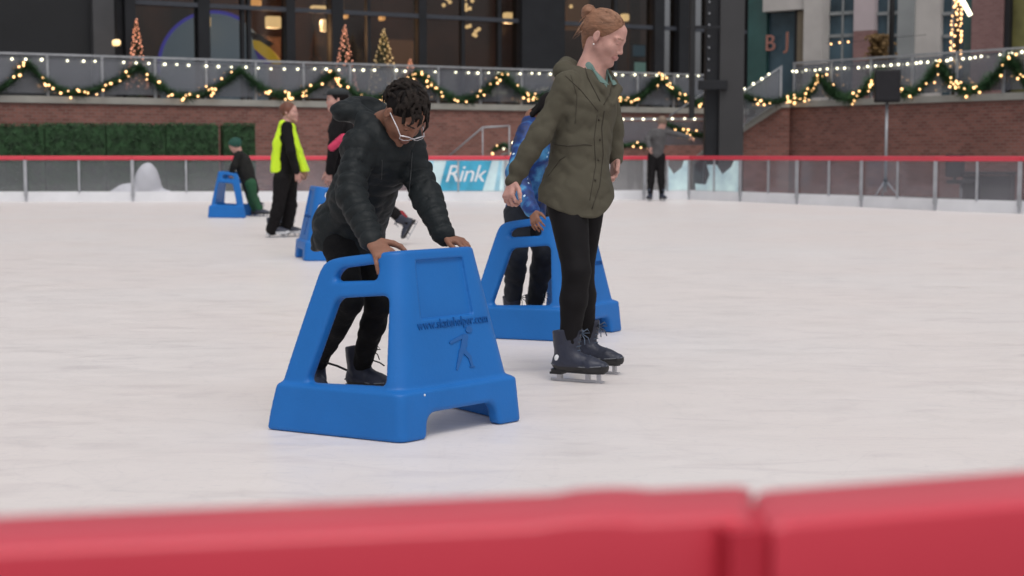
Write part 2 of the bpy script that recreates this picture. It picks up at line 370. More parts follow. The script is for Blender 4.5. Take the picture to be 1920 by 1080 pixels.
railing(WAr + nW*.18, WBr + nW*.18, H_R, 1.3, 'long glass railing with grey posts on top of the left brick wall')
railing(RA + nR*.18, RB + nR*.18, H_R+.0, 1.3, 'glass railing with grey posts on top of the right brick wall')

# bulbs
bulb_me = {}
def bulb(kind, m, r):
    if kind not in bulb_me:
        bulb_me[kind] = MB().ball((0, 0, 0), r, 8).mesh('bulb'); bulb_me[kind].materials.append(m)
    return bulb_me[kind]
def string_lights(pts, sag_n, label, r=.03, jit=.012, mt='cool'):
    """pts: world points where bulbs hang; a wire joins them"""
    t = empty('string_light', pts[0], 0, label, 'string light', 'bulb strings along the railings')
    m = MB(); m.tube([p + Vector((0, 0, .03)) for p in pts], .006, 5); m.build('wire', M_black, t, origin=pts[0])
    for p in pts:
        if rnd.random() < .07: continue
        b = bpy.data.objects.new('bulb', bulb(mt, M_cool if mt == 'cool' else M_warm, r)); COL.objects.link(b); b.parent = t
        b.location = p - pts[0] + Vector((rnd.uniform(-.06, .06), 0, rnd.uniform(-jit, jit))); s = rnd.uniform(.8, 1.15); b.scale = (s, s, s)
offL = PL(0, 0, WA, WB, .1)
def rp(px, py, off=.1): return PL(px, py, WA, WB, off)
def rr_(px, py, off=.1): return PL(px, py, RA, RB, off)
def interp(tab, x):
    for (a, b), (c, d) in zip(tab, tab[1:]):
        if a <= x <= c: return b + (d-b)*(x-a)/(c-a)
    return tab[-1][1] if x > tab[-1][0] else tab[0][1]
topL = [(-60, 107), (0, 109), (240, 117), (480, 128), (720, 132), (880, 136), (1320, 143)]
topR = [(1480, 134), (1600, 127), (1700, 120), (1780, 112), (1920, 98), (2000, 92)]
string_lights([rp(x, interp(topL, x)) for x in np.arange(-50, 660, 25.5)], 0, 'string of pale round bulbs along the long railing, left half')
string_lights([rp(x, interp(topL, x)) for x in np.arange(663, 1325, 19.5)], 0, 'string of pale round bulbs along the long railing, right half')
string_lights([rr_(x, interp(topR, x)) for x in np.arange(1482, 1990, 14.5)], 0, 'string of pale round bulbs along the right railing')

# garlands
def garland(pts, r, label, nb, dens=700, name='garland', group='lit garlands on the railings', seed=0):
    pts = [Vector(p) for p in pts]; t = empty(name, pts[0], 0, label, 'garland', group); rg = random.Random(seed*17+3)
    L = sum((b-a).length for a, b in zip(pts, pts[1:])); m = MB(); m.tube(pts, r*.3, 6)
    cum = [0]
    for a, b in zip(pts, pts[1:]): cum.append(cum[-1] + (b-a).length)
    def at(s):
        for k in range(len(pts)-1):
            if s <= cum[k+1]: return pts[k].lerp(pts[k+1], (s-cum[k])/(cum[k+1]-cum[k])), (pts[k+1]-pts[k]).normalized()
        return pts[-1], (pts[-1]-pts[-2]).normalized()
    for _ in range(int(L*dens)):
        s0_ = rg.uniform(0, L); p, d = at(s0_); u = Vector((rg.gauss(0, 1), rg.gauss(0, 1), rg.gauss(0, 1))); u = (u - d*u.dot(d)*.7).normalized()
        ln = r*rg.uniform(.55, 1.25)*(1 + .22*math.sin(s0_*9 + seed) + .15*math.sin(s0_*23 + seed*2)); e = u*ln; c = p + u*r*.1; s = (d.cross(u)).normalized()*r*.10
        m.add([c-s, c+s, c+e+d*rg.uniform(-.4, .4)*r], [(0, 1, 2)])
    m.build('greenery', M_green, t, origin=pts[0])
    cl = [rg.uniform(0, L) for _ in range(max(3, nb//4))]
    for k in range(nb):
        p, d = at(min(L, max(0, (rg.choice(cl) + rg.gauss(0, .10)) if rg.random() < .6 else rg.uniform(0, L)))); b = bpy.data.objects.new('bulb', bulb('warm', M_warm, .027)); COL.objects.link(b); b.parent = t
        b.location = p - pts[0] + Vector((rg.uniform(-.6, .6)*r, -r*rg.uniform(.5, .9), rg.uniform(-.8, .6)*r)); s = rg.uniform(.7, 1.25); b.scale = (s, s, s)
def swag(fn, x0, y0, xt, yt, x1, y1, label, nb=15, r=.185, seed=0):
    # hanging curve through peak, trough, peak
    pts = []
    for k in range(17):
        u = k/16
        if u <= .5: v = u*2; x = x0+(xt-x0)*v; y = y0 + (yt-y0)*math.sin(v*math.pi/2)**.95
        else: v = (1-u)*2; x = x1+(xt-x1)*v; y = y1 + (yt-y1)*math.sin(v*math.pi/2)**.95
        pts.append(fn(x, y, -.02))
    garland(pts, r, label, nb, seed=seed)
LS = [(-60, 180-40, -20, 172, 50, 120, 'left edge, rising to the first peak'), (50, 118, 140, 174, 262, 124, 'between the first and second peak from the left'),
      (262, 124, 352, 182, 450, 130, 'between the second and third peak, above the hedge'), (450, 130, 537, 180, 625, 138, 'above the woman in the yellow vest'),
      (625, 138, 700, 186, 785, 134, 'behind the hood of the boy'), (785, 134, 868, 188, 943, 138, 'right of the boy, above the bare brick'),
      (943, 138, 1010, 184, 1085, 142, 'just left of the olive jacket woman'), (1085, 142, 1176, 190, 1238, 143, 'just right of the olive jacket woman'),
      (1238, 143, 1310, 192, 1345, 172, 'running behind the big dark pillar')]
for i, a in enumerate(LS): swag(rp, *a[:6], 'drooping green garland with gold lights, ' + a[6], 22 if i else 12, seed=i)
RS = [(1482, 185, 1500, 184, 1535, 140, 'short piece at the head of the stairs'), (1535, 140, 1590, 186, 1650, 132, 'left of the loudspeaker'),
      (1650, 132, 1700, 176, 1760, 118, 'right of the loudspeaker'), (1760, 118, 1815, 172, 1893, 106, 'deep droop under the lit post'), (1893, 106, 1945, 165, 2000, 100, 'cut by the right edge of the photo')]
for i, a in enumerate(RS): swag(rr_, *a[:6], 'drooping green garland with gold lights, ' + a[6], 20, seed=20+i)

# ================================================================== stairs between the two walls
SY = 40.6
st = empty('staircase', P(1150, 290, SY) - Vector((0, 0, 1)), 0, 'brick and concrete stairs rising to the terrace behind the big pillar', 'stairs')
def stair(x0, x1, z0, z1, y0, y1, n, m):
    for k in range(n):
        xa = x0 + (x1-x0)*k/n; xb = x0 + (x1-x0)*(k+1)/n; zz = z0 + (z1-z0)*(k+1)/n
        m.box(min(xa, xb), max(xa, xb), y0, y1, -.005, zz)
    return m
bx = st.location
X = lambda px, Y=SY: (px-960)/F_PX*Y
def loc_(m, name, mt): return m.build(name, mt, st, origin=(bx.x, bx.y, 0))
loc_(stair(X(880), X(1150), 0, .95, SY, SY+2.6, 6, MB()), 'steps', M_stone)
loc_(MB().box(X(1150)+.002, X(1335), SY, SY+2.6, -.005, .95), 'landing', M_stone)
loc_(stair(X(1335)+.002, X(1478), .95, ZT+.16, SY+.5, SY+2.6, 8, MB()), 'steps', M_stone)
m = MB(); m.slab([(X(1300), 0), (X(1478)-.01, 0), (X(1478)-.01, ZT), (X(1462), ZT), (X(1300), .75)], SY, SY+.3); loc_(m, 'side_wall', M_brick)
m = MB(); m.slab([(X(1300), .753), (X(1462), ZT+.003), (X(1478)-.01, ZT+.003), (X(1478)-.01, ZT+.16), (X(1458), ZT+.16), (X(1300), .92)], SY-.05, SY+.35); loc_(m, 'coping', M_stone)
A, B = P(1165, 290, SY-.1), P(1322, 290, SY-.1)
railing(Vector((A.x, A.y, 0)), Vector((B.x, B.y, 0)), .75, 1.1, 'low glass railing on the stair landing behind the far grey skater', z0=1.18)
A, B = P(942, 290, SY-.15), P(1150, 290, SY-.15)
railing(Vector((A.x, A.y, 0)), Vector((B.x, B.y, 0)), .85, 1.4, 'sloping glass railing up the lower stairs behind the olive jacket woman', z0=.15, z0b=1.1)
A, B = P(1322, 290, SY-.2), P(1462, 290, SY-.2)
railing(Vector((A.x, A.y, 0)), Vector((B.x, B.y, 0)), .95, .95, 'sloping glass railing up the upper stairs beside the pillar', z0=1.02, z0b=ZT+.12)
string_lights([P(x, 223, SY-.22) for x in np.arange(1170, 1320, 19)], 0, 'bulb string over the stair landing railing')
string_lights([P(x, 282-(x-940)*.72, SY-.25) for x in np.arange(944, 1010, 15)], 0, 'short bulb string up the lower stair railing')
string_lights([P(x, 166-(x-1398)*.62, SY-.3) for x in np.arange(1398, 1452, 15)], 0, 'short bulb string up the upper stair railing')
def free_swag(q, Y, label, nb, seed): garland([P(x, y, Y) for x, y in q], .17, label, nb, seed=seed)
free_swag([(1165, 274), (1190, 271), (1215, 273)], SY-.4, 'short lit garland piece low on the landing railing', 5, 41)
free_swag([(1245, 228), (1262, 238), (1290, 250), (1322, 254)], SY-.4, 'lit garland drooping along the stair landing behind the grey skater', 8, 42)
free_swag([(925, 282), (945, 270), (965, 284), (985, 262)], SY-.4, 'lit garland low on the stair railing behind the child in blue', 8, 43)
free_swag([(1394, 178), (1410, 186), (1450, 192), (1484, 184)], SY-.4, 'lit garland starting right beside the big pillar', 12, 44)
# slim metal handrails
def handrail(q, Y, label):
    t = empty('handrail', P(q[0][0], 290, Y) - Vector((0, 0, 1)), 0, label, 'handrail'); o = t.location
    MB().tube([P(x, y, Y) for x, y in q], .022, 8).build('rail', M_steel, t, origin=o)
    for x, y in q[1:]:
        p = P(x, y, Y); MB().tube([p, Vector((p.x, p.y, .0))], .018, 6).build('post', M_steel, t, origin=o)
handrail([(838, 296), (905, 239), (955, 236)], 40.0, 'thin grey metal handrail before the brick, right of the boy')
handrail([(1255, 218), (1332, 166)], SY-.6, 'thin grey handrail rising left of the big dark pillar')

# ================================================================== big pillar, hanging pole
pY = 38.6
pl = empty('steel_pillar', P(1357, 290, pY) - Vector((0, 0, 1)), 0, 'huge dark steel pillar standing behind the far boards', 'pillar'); o = pl.location
px_ = lambda x, Y=pY: (x-960)/F_PX*Y
M_pil = mat('pillar_paint', (.045, .044, .047), .5, .1, 1)
MB().box(px_(1346), px_(1392), pY, pY+.7, 0, 9, b=.02).build('column', M_pil, pl, origin=o)
MB().box(px_(1322), px_(1346)-.003, pY+.15, pY+.55, 0, 9).build('flange', M_dark, pl, origin=o)
m = MB(); z = 1 + (290-160)/F_PX*pY
m.box(px_(1306), px_(1360), pY-.12, pY-.01, z-.13, z+.1, b=.01); m.build('bracket', M_dark, pl, origin=o)
m = MB()
for k in range(14): m.ball((px_(1327), pY+.14, 2.8+k*.28), .03, 6)
m.build('bolts', M_steel, pl, origin=o)
t = empty('hanging_speaker_pole', P(1293, 222, pY-.2), 0, 'slim black vertical fixture hanging left of the big pillar', 'pole'); o = t.location
MB().box(px_(1288), px_(1298), pY-.27, pY-.13, o.z, 8.6, b=.02).build('pole', M_black, t, origin=o)
MB().box(px_(1284), px_(1345), pY-.24, pY-.16, 1+232/F_PX*pY, 1+237/F_PX*pY).build('arm', M_dark, t, origin=o)

# ================================================================== dark glazed building on the left
FA, FB = PL(-200, 290, WA, WB, 8.6), PL(1425, 290, WA, WB, 8.6); FA.z = FB.z = 0
floc, frz, FL = frame(FA, FB)
ZF = ZT + .17
bd = empty('glazed_building', floc, frz, 'dark steel and glass building with warm lit rooms behind the terrace', 'building')
def fx(px): p = PL(px, 290, FA, FB); return (p - FA).length*(1 if (p-FA).dot(FB-FA) > 0 else -1)
def fz(px, py): return PL(px, py, FA, FB).z
def fbox(px0, px1, z0, z1, y0, y1, name, mt, parent=bd):
    return MB().box(fx(px0), fx(px1), y0, y1, z0, z1).build(name, mt, parent)
HB = 9.0
fbox(-190, 165, ZF, HB, -.25, 7.5, 'wall', M_dark2)
fbox(165.5, 205, ZF, HB, -.55, .35, 'column', M_grey)
fbox(205.5, 228, ZF, HB, -.1, .3, 'wall', M_dark)
fbox(228.5, 248, ZF, HB, -.4, .3, 'column', M_dark)
fbox(1225, 1420, 8.0, HB, -.1, .4, 'beam', M_dark)
fbox(248.5, 1225, 8.2, HB, -.1, .4, 'beam', M_dark)
for a, b, y in ((370, 392, -.15), (535, 551, -.15), (619, 640, -.2), (782, 796, -.15), (968, 1045, -.35), (1045.5, 1052, -.2), (1218, 1236, -.25), (1262, 1290, -.3), (1320, 1345, -.2), (1393, 1425, -.2)):
    fbox(a, b, ZF, 8.19, y, .3, 'column', M_dark)
for a in (455, 467, 690, 866, 934, 1150):
    fbox(a-3, a+3, ZF, 8.19, -.08, .12, 'mullion', M_dark)
m = MB(); m.box(fx(249), fx(1424), -.13, -.07, 5.48, 5.62); m.box(fx(249), fx(1424), -.13, -.07, 7.0, 7.1); m.build('transom', mat('blue_grey_transom', (.05, .055, .07), .5), bd)
cuts = [248, 392, 455, 535, 619, 690, 782, 866, 934, 1045, 1150, 1218, 1345]
for a, b in zip(cuts, cuts[1:]):
    MB().box(fx(a)+.05, fx(b)-.05, .02, .035, ZF+.02, 8.18).build('window_pane', M_pane, bd)
fbox(-190, 1424, HB+.005, HB+.3, -.8, 9, 'roof', M_dark)
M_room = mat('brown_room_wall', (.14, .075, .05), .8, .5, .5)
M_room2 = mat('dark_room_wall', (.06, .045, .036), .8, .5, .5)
fbox(166, 1424, ZF, HB, 7.6, 7.9, 'back_wall', M_room)
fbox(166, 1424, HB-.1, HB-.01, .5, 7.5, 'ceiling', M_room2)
fbox(166, 1424, ZF-.0, ZF+.02, .5, 7.5, 'floor', M_room)
# interior partitions and warm lit panels
M_glow = emit('lit_room_panel', (1, .50, .20), .10, (.2, .1, .05))
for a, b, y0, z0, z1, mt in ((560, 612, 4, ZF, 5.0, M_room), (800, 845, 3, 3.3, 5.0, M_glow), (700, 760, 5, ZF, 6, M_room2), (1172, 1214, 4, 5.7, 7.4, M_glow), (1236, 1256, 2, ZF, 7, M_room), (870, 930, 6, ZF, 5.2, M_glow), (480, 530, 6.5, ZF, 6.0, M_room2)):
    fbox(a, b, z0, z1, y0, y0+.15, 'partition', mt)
# lamps inside
def room_lamp(px, py, w, h, off, label, mt=M_lampw):
    p = PL(px, py, FA, FB, off); s = p.y/F_PX; t = empty('pendant_lamp', p, frz, label, 'lamp', 'warm lamps hanging in the dark building')
    MB().box(-w*s/2, w*s/2, -.15, .15, -h*s/2, h*s/2, b=.05).build('lamp_shade', mt, t)
    MB().tube([(0, 0, h*s/2), (0, 0, max(h*s/2+.1, HB-.1-p.z))], .012, 5).build('cord', M_black, t)
    if off > 1.5 and w > 12 and px > 480:
        L_ = bpy.data.lights.new('lamp_glow', 'POINT'); L_.energy = 130; L_.color = (1, .55, .25); L_.shadow_soft_size = .2
        lo_ = bpy.data.objects.new('lamp_glow', L_); COL.objects.link(lo_); lo_.parent = t; lo_.location = (0, .45, -h*s/2-.25)
room_lamp(381, 41, 25, 21, 1.6, 'square warm lamp between the dark columns at left')
room_lamp(512, 42, 27, 22, 1.8, 'square warm lamp above the yellow shape')
room_lamp(608, 48, 13, 22, 1.8, 'tall narrow warm lamp left of the red lit cone tree')
room_lamp(597, 16, 28, 10, 1.6, 'flat warm lamp above the tall narrow lamp')
room_lamp(957, 34, 26, 20, 1.8, 'broad warm lamp left of the hair bun')
room_lamp(1171, 33, 13, 13, 1.4, 'round warm lamp touching the forehead of the olive jacket woman')
room_lamp(476, 5, 26, 12, 1.2, 'warm lamp cluster cut by the top edge, left of centre', M_amber)
room_lamp(646, 30, 11, 9, 2.2, 'small warm lamp above the red lit cone tree', M_amber)
room_lamp(716, 34, 9, 9, 2.2, 'small warm lamp above the golden cone tree', M_amber)
room_lamp(218, 80, 12, 11, -1.4, 'single round bright lamp beside the grey column')
def chandelier(px, py, n, label, spread):
    p = PL(px, py, FA, FB, 2.0); t = empty('chandelier', p, 0, label, 'chandelier', 'bulb chandeliers in the dark building')
    MB().tube([(0, 0, 0), (0, 0, max(.3, HB-.1-p.z))], .015, 5).build('stem', M_black, t)
    rg = random.Random(px)
    for k in range(n): MB().ball((rg.uniform(-1, 1)*spread, rg.uniform(-.2, .2), rg.uniform(-1, 1)*spread*.9), .07, 8).build('bulb', M_lampw, t)
chandelier(885, 55, 6, 'bulb chandelier low in the window left of centre', .24)
chandelier(872, 6, 7, 'bulb chandelier cut by the top edge above the low one', .28)
chandelier(837, 4, 4, 'dim small chandelier at the top edge, left of its bright neighbour', .2)
chandelier(1062, 12, 4, 'dim chandelier at the top edge left of the hair bun', .25)
# cone trees
M_redl = emit('red_fairy_light', (1, .33, .16), 1.5); M_goldl = emit('gold_fairy_light', (1, .60, .15), .9)
def cone_tree(px, py0, py1, wpx, lm, label, off=-1.2, seed=1, foliage=(.03, .05, .02)):
    p1 = PL(px, py1, FA, FB, off); s = p1.y/F_PX; zt = PL(px, py0, FA, FB, off).z
    t = empty('cone_tree', (p1.x, p1.y, ZF), 0, label, 'christmas tree', 'lit cone trees on the terrace')
    Ht = zt - ZF; r0 = wpx*s/2*Ht/max(.1, (zt-p1.z)); rg = random.Random(seed); m = MB()
    for _ in range(1300):
        u = rg.random()**.7; z = Ht*(1-u); r = r0*u; a = rg.uniform(0, 6.283); c = Vector((math.cos(a)*r*rg.uniform(.6, 1), math.sin(a)*r*rg.uniform(.6, 1), z))
        e = Vector((math.cos(a), math.sin(a), -.3))*rg.uniform(.06, .14); q = Vector((-math.sin(a), math.cos(a), 0))*.03
        m.add([c-q, c+q, c+e], [(0, 1, 2)])
    m.build('foliage', mat('cone_tree_green', foliage, .8, .3), t); MB().tube([(0, 0, 0), (0, 0, Ht*.9)], .05, 6, .01).build('trunk', M_dark, t)
    fm = MB().ball((0, 0, 0), .024, 6).mesh('fairy_light'); fm.materials.append(lm)
    for k in range(96):
        u = (k/96)**.8; z = Ht*(1-u*.80); a = k*2.4 + rg.uniform(-.3, .3); r = r0*u*.92 + .02
        b = bpy.data.objects.new('fairy_light', fm); COL.objects.link(b); b.parent = t; b.location = (math.cos(a)*r, math.sin(a)*r, z); q = rg.uniform(.6, 1.3); b.scale = (q, q, q)
cone_tree(257, 36, 118, 22, M_redl, 'slim cone tree with red lights left of the pale dome', seed=3)
cone_tree(647, 48, 130, 27, M_redl, 'slim cone tree with red lights behind the boy', seed=4)
cone_tree(720, 55, 126, 34, M_goldl, 'broad cone tree with gold lights just right of the red one', seed=5, foliage=(.07, .08, .02))
cone_tree(769, 112, 131, 9, M_redl, 'tiny cone tree with red lights above the hair of the boy', off=-2.0, seed=6)
# pale dome with violet rim, and the yellow shape
p = PL(402, 118, FA, FB, 2.6); s = p.y/F_PX
t = empty('dome_tent', (p.x, p.y, ZF+.022), 0, 'pale blue rounded dome with violet rim inside the dark building', 'dome tent')
rad = 101*s; m = MB(); zc = PL(402, 26, FA, FB, 2.6).z - rad; n = 32
vs = []; fs = []
for i in range(13):
    a = i/12*math.pi/2
    for k in range(n): b = 2*math.pi*k/n; vs.append((math.sin(a)*math.cos(b)*rad, math.sin(a)*math.sin(b)*rad*.35, max(0, zc-ZF) + math.cos(a)*rad))
for i in range(12):
    for k in range(n): fs.append((i*n+k, (i+1)*n+k, (i+1)*n+(k+1) % n, i*n+(k+1) % n))
for k in range(n): vs.append((math.cos(2*math.pi*k/n)*rad, math.sin(2*math.pi*k/n)*rad*.35, 0))
for k in range(n): fs.append((12*n+k, 13*n+k, 13*n+(k+1) % n, 12*n+(k+1) % n))
m.add(vs, fs, True); m.build('tent_skin', emit('glow_tent_skin', (.55, .75, .85), .20, (.25, .32, .36)), t)  # weak glow added to brighten the skin in the dark room
m = MB(); m.tube([(math.cos(R_(a))*(rad+.03), -.06, max(0, zc-ZF)+math.sin(R_(a))*(rad+.03)) for a in range(60, 190, 6)], .06, 8)
m.build('rim', emit('violet_rim_light', (.12, .10, .8), .5, (.03, .03, .2)), t)
p = PL(500, 122, FA, FB, 1.4); s = p.y/F_PX
t = empty('pennant_sculpture', (p.x, p.y, ZF+.022), 0, 'glowing yellow slanted leaf shape right of the pale dome', 'sculpture')
m = MB(); q = [(475, 76), (488, 78), (505, 90), (518, 104), (527, 118), (524, 124), (512, 121), (492, 105), (478, 92)]
m.slab([((x-500)*s, PL(x, y, FA, FB, 1.4).z - ZF) for x, y in q][::-1], -.08, .08); m.build('leaf', emit('yellow_glow', (1, .65, .05), .55, (.6, .4, .05)), t)
q = [(478, 92), (492, 105), (508, 120), (500, 122), (486, 114), (482, 105)]
m = MB(); m.slab([((x-500)*s, PL(x, y, FA, FB, 1.4).z - ZF) for x, y in q][::-1], -.06, .06); m.build('leaf_underside', emit('violet_glow', (.2, .12, .8), .25, (.1, .05, .3)), t)
q = [(470, 60), (490, 66), (514, 84), (505, 90), (488, 78), (475, 74)]
m = MB(); m.slab([((x-500)*s, PL(x, y, FA, FB, 1.4).z - ZF) for x, y in q][::-1], -.05, .05); m.build('leaf_back', mat('leaf_back_grey', (.15, .13, .11), .6), t)
MB().tube([(.1, 0, 0), (.1, 0, 1.0)], .05, 8).build('stand', M_dark, t)
# small screens inside
for (a, b_, c, d, col, lab) in ((1199, 95, 26, 20, (.05, .12, .16), 'dim blue screen in the window right of the woman'), (1201, 128, 24, 22, (.3, .55, .45), 'small lit green screen low in the window right of the woman')):
    p = PL(a, b_, FA, FB, .9); s = p.y/F_PX; t = empty('wall_screen', p, frz, lab, 'screen')
    MB().box(-c*s/2, c*s/2, 0, .06, -d*s/2, d*s/2, b=.01).build('screen', emit('screen_glow', col, .5, (.02, .02, .02)), t)
    MB().box(-c*s/2-.04, c*s/2+.04, .062, .12, -d*s/2-.04, d*s/2+.04).build('screen_frame', M_black, t)

# ================================================================== paler building on the right
QA, QB = P(1395, 290, 50), P(2050, 290, 42.5); QA.z = QB.z = 0
qloc, qrz, QL = frame(QA, QB)
rb = empty('concrete_building', qloc, qrz, 'grey concrete and brick building with tall windows at right', 'building')
def qx(px): p = PL(px, 290, QA, QB); return (p - QA).dot((QB-QA).normalized())
def qz(px, py): return PL(px, py, QA, QB).z
def qbox(px0, px1, z0, z1, y0, y1, name, mt): return MB().box(qx(px0)+.004, qx(px1)-.004, y0, y1, z0, z1).build(name, mt, rb)
M_conc = mat('concrete', (.52, .49, .47), .8, .12, 1.2, .15, 30); M_conc2 = mat('cool_concrete', (.27, .285, .29), .8, .15, 1); M_tan = mat('tan_column', (.21, .17, .12), .8, .12, 1)
M_pinkst = mat('pinkish_stone', (.52, .44, .46), .8, .08, 1); M_teal = mat('teal_glazing', (.03, .09, .085), .15, .3, .7, spec=.8); M_bluegl = mat('blue_glazing', (.05, .085, .11), .2, .6, .6, spec=.45)
zt = 9.0
qbox(1396, 1431, ZF, zt, .1, .5, 'glazing', M_teal)
qbox(1431, 1484, ZF, qz(1450, 22), .25, .6, 'window', M_bluegl)
qbox(1431, 1510, qz(1450, 22)+.004, zt, -.15, .6, 'lintel', M_conc)
qbox(1484, 1491, ZF, qz(1450, 22), .05, .6, 'mullion', M_dark2)
qbox(1491, 1512, ZF, qz(1450, 24), .0, .6, 'column', M_tan)
qbox(1512, 1547, ZF, zt, -.3, .6, 'column', M_conc)
qbox(1547, 1597, ZF, zt, .15, .6, 'window', M_bluegl)
qbox(1597, 1635, qz(1610, 58), zt, -.05, .6, 'column', M_pinkst)
qbox(1597, 1635, ZF, qz(1610, 58)-.004, -.05, .6, 'brick_pier', M_brick2)
qbox(1635, 1680, ZF, zt, .2, .6, 'window', M_bluegl)
qbox(1680, 1710, ZF, zt, -.1, .6, 'column', M_conc2)
qbox(1710, 1757, ZF, zt, .0, .6, 'column', M_conc)
qbox(1757, 1798, ZF, zt, .2, .6, 'window', M_bluegl)
qbox(1798, 1818, ZF, zt, .1, .6, 'glazing', M_teal)
qbox(1818, 1876, ZF, zt, -.1, .6, 'brick_pier', M_brick2)
qbox(1876, 1886, ZF, zt, .0, .6, 'mullion', M_dark2)
qbox(1886, 2040, ZF, zt, .2, .6, 'window', mat('olive_lit_window', (.16, .15, .05), .4, .6, .9))
m = MB()
for px0, px1 in ((1547, 1597), (1635, 1680), (1757, 1798)):
    for yy in (26, 68): z = qz(px0, yy); m.box(qx(px0)+.01, qx(px1)-.01, .1, .148, z-.05, z+.05)
    x = qx((px0+px1)/2); m.box(x-.03, x+.03, .1, .147, ZF, zt-.1)
m.build('window_bars', M_conc2, rb)
# faded red letters in the window
p = PL(1444, 82, QA, QB, -.05); t = empty('window_sign', p, qrz, 'faded red letter sign in the window right of the pillar', 'sign')
o = link('lettering', text_mesh('B', .72, .02), emit('red_letter', (.7, .28, .2), .10, (.22, .10, .085)), t); o.rotation_euler = (math.pi/2, 0, 0)
o = link('lettering', text_mesh('J', .72, .02), emit('red_letter_dim', (.7, .28, .18), .08, (.22, .10, .08)), t); o.rotation_euler = (math.pi/2, 0, 0); o.location = (.62, 0, .06)
# trees between the buildings
def leafy(px, py0, py1, wpx, Y, col, label, name='autumn_tree'):
    p = P(px, py1, Y); s = Y/F_PX; t = empty(name, (p.x, p.y, ZF), 0, label, 'tree'); rg = random.Random(px)
    zt_ = 1 + (290-py0)*s; Ht = zt_-ZF; m = MB(); m.tube([(0, 0, 0), (.05, 0, Ht*.5), (-.05, 0, Ht*.85)], .06, 7, .02); m.tube([(.03, 0, Ht*.35), (.3, .1, Ht*.7)], .03, 6, .01); m.build('trunk', M_dark, t)
    m = MB()
    for _ in range(1500):
        c = Vector((rg.gauss(0, .42), rg.gauss(0, .3), 0))*wpx*s*.6; c.z = Ht*(.25+.7*rg.random()); a = Vector((rg.gauss(0, 1), rg.gauss(0, 1), rg.gauss(0, 1))).normalized()*.07; b = a.orthogonal().normalized()*.045
        m.add([c-a, c+b, c+a, c-b], [(0, 1, 2, 3)])
    m.build('crown', mat(name+'_leaf', col, .8, .4), t)
leafy(1648, 62, 130, 40, 43.5, (.17, .10, .035), 'small orange leaved tree left of the black lamp post')
# black lamp post
p = P(1667, 290, 42.5); t = empty('lamp_post', (p.x, p.y, ZF), 0, 'slim black lamp post rising above the loudspeaker', 'lamp post')
MB().tube([(0, 0, 0), (0, 0, 5.6)], .07, 10).build('pole', M_black, t); MB().tube([(0, 0, 0), (0, 0, .5)], .12, 10, .08).build('base', M_black, t); MB().ball((0, 0, 5.75), .2, 10).build('lamp', M_steel, t)
# tree trunk wrapped in golden lights
p = P(1787, 290, 39.0); t = empty('light_wrapped_tree', (p.x, p.y, ZF), 0, 'thin trunk wrapped in golden lights at upper right', 'tree')
MB().tube([(0, 0, 0), (.03, 0, 1.6), (-.02, 0, 3.4)], .09, 8, .06).build('trunk', mat('dark_bark', (.03, .022, .018), .9, .3, 8, .4, 30), t)
for dx, dz in ((.9, 1.1), (-.7, 1.3), (.2, 1.7), (-.3, 1.0)): MB().tube([(-.02, 0, 3.2), (dx*.6, .1, 3.2+dz*.7), (dx, .2, 3.2+dz)], .045, 6, .015).build('branch', M_dark, t)
rg = random.Random(5)
fm = MB().ball((0, 0, 0), .027, 6).mesh('fairy_light'); fm.materials.append(M_warm)
for k in range(84):
    a = rg.uniform(math.pi, math.tau); b = bpy.data.objects.new('fairy_light', fm); COL.objects.link(b); b.parent = t
    b.location = (math.cos(a)*.13, math.sin(a)*.11, .75 + k*.032 + rg.uniform(-.03, .03)); q = rg.uniform(.7, 1.3); b.scale = (q, q, q)
p = P(1808, 12, 38.6); t = empty('tube_light', p, 0, 'bright slanted tube lamp at the top edge beside the lit trunk', 'lamp')
MB().tube([(-.14, 0, .3), (.16, 0, -.22)], .055, 8).build('tube', M_cool, t); MB().tube([(-.14, 0, .3), (-.3, 0, .55)], .02, 6).build('arm', M_black, t)
p = P(1590, 80, 44); t = empty('string_light', p, 0, 'three tiny orange lamps in a row before the tall window', 'string light')
MB().tube([(-.6, 0, -.02), (0, 0, 0), (.6, 0, .09), (2.2, 0, .22)], .006, 5).build('wire', M_black, t)
for dx, dz in ((-.48, -.04), (-.24, 0), (0, .02), (.7, .16), (.95, .19)): MB().ball((dx, -.03, dz), .03, 6).build('bulb', M_warm, t)

# ================================================================== loudspeaker on its stand, white mound, music cart
Yp = 35.6
p = P(1661, 290, Yp); t = empty('speaker_stand', (p.x, p.y, 0), 0, 'tall grey tripod stand carrying the black loudspeaker', 'stand')
zb = 1 + (290-193)/F_PX*Yp
MB().tube([(0, 0, .15), (0, 0, zb)], .035, 8).build('pole', M_steel, t)
for k in range(3):
    a = R_(90+k*120); MB().tube([(0, 0, .42), (math.cos(a)*.35, math.sin(a)*.35, .0)], .018, 6).build('leg', M_steel, t)
MB().tube([(0, 0, .36), (0, 0, .46)], .05, 8).build('collar', M_black, t)
t = empty('loudspeaker', (p.x, p.y, zb+.003), R_(-10), 'square black loudspeaker on the tall tripod stand at right', 'loudspeaker')
MB().box(-.285, .285, -.2, .2, 0, .735, b=.02).build('cabinet', M_black, t); MB().box(-.255, .255, -.215, -.203, .04, .70, b=.005).build('grille', mat('speaker_grille', (.016, .015, .019), .8), t)
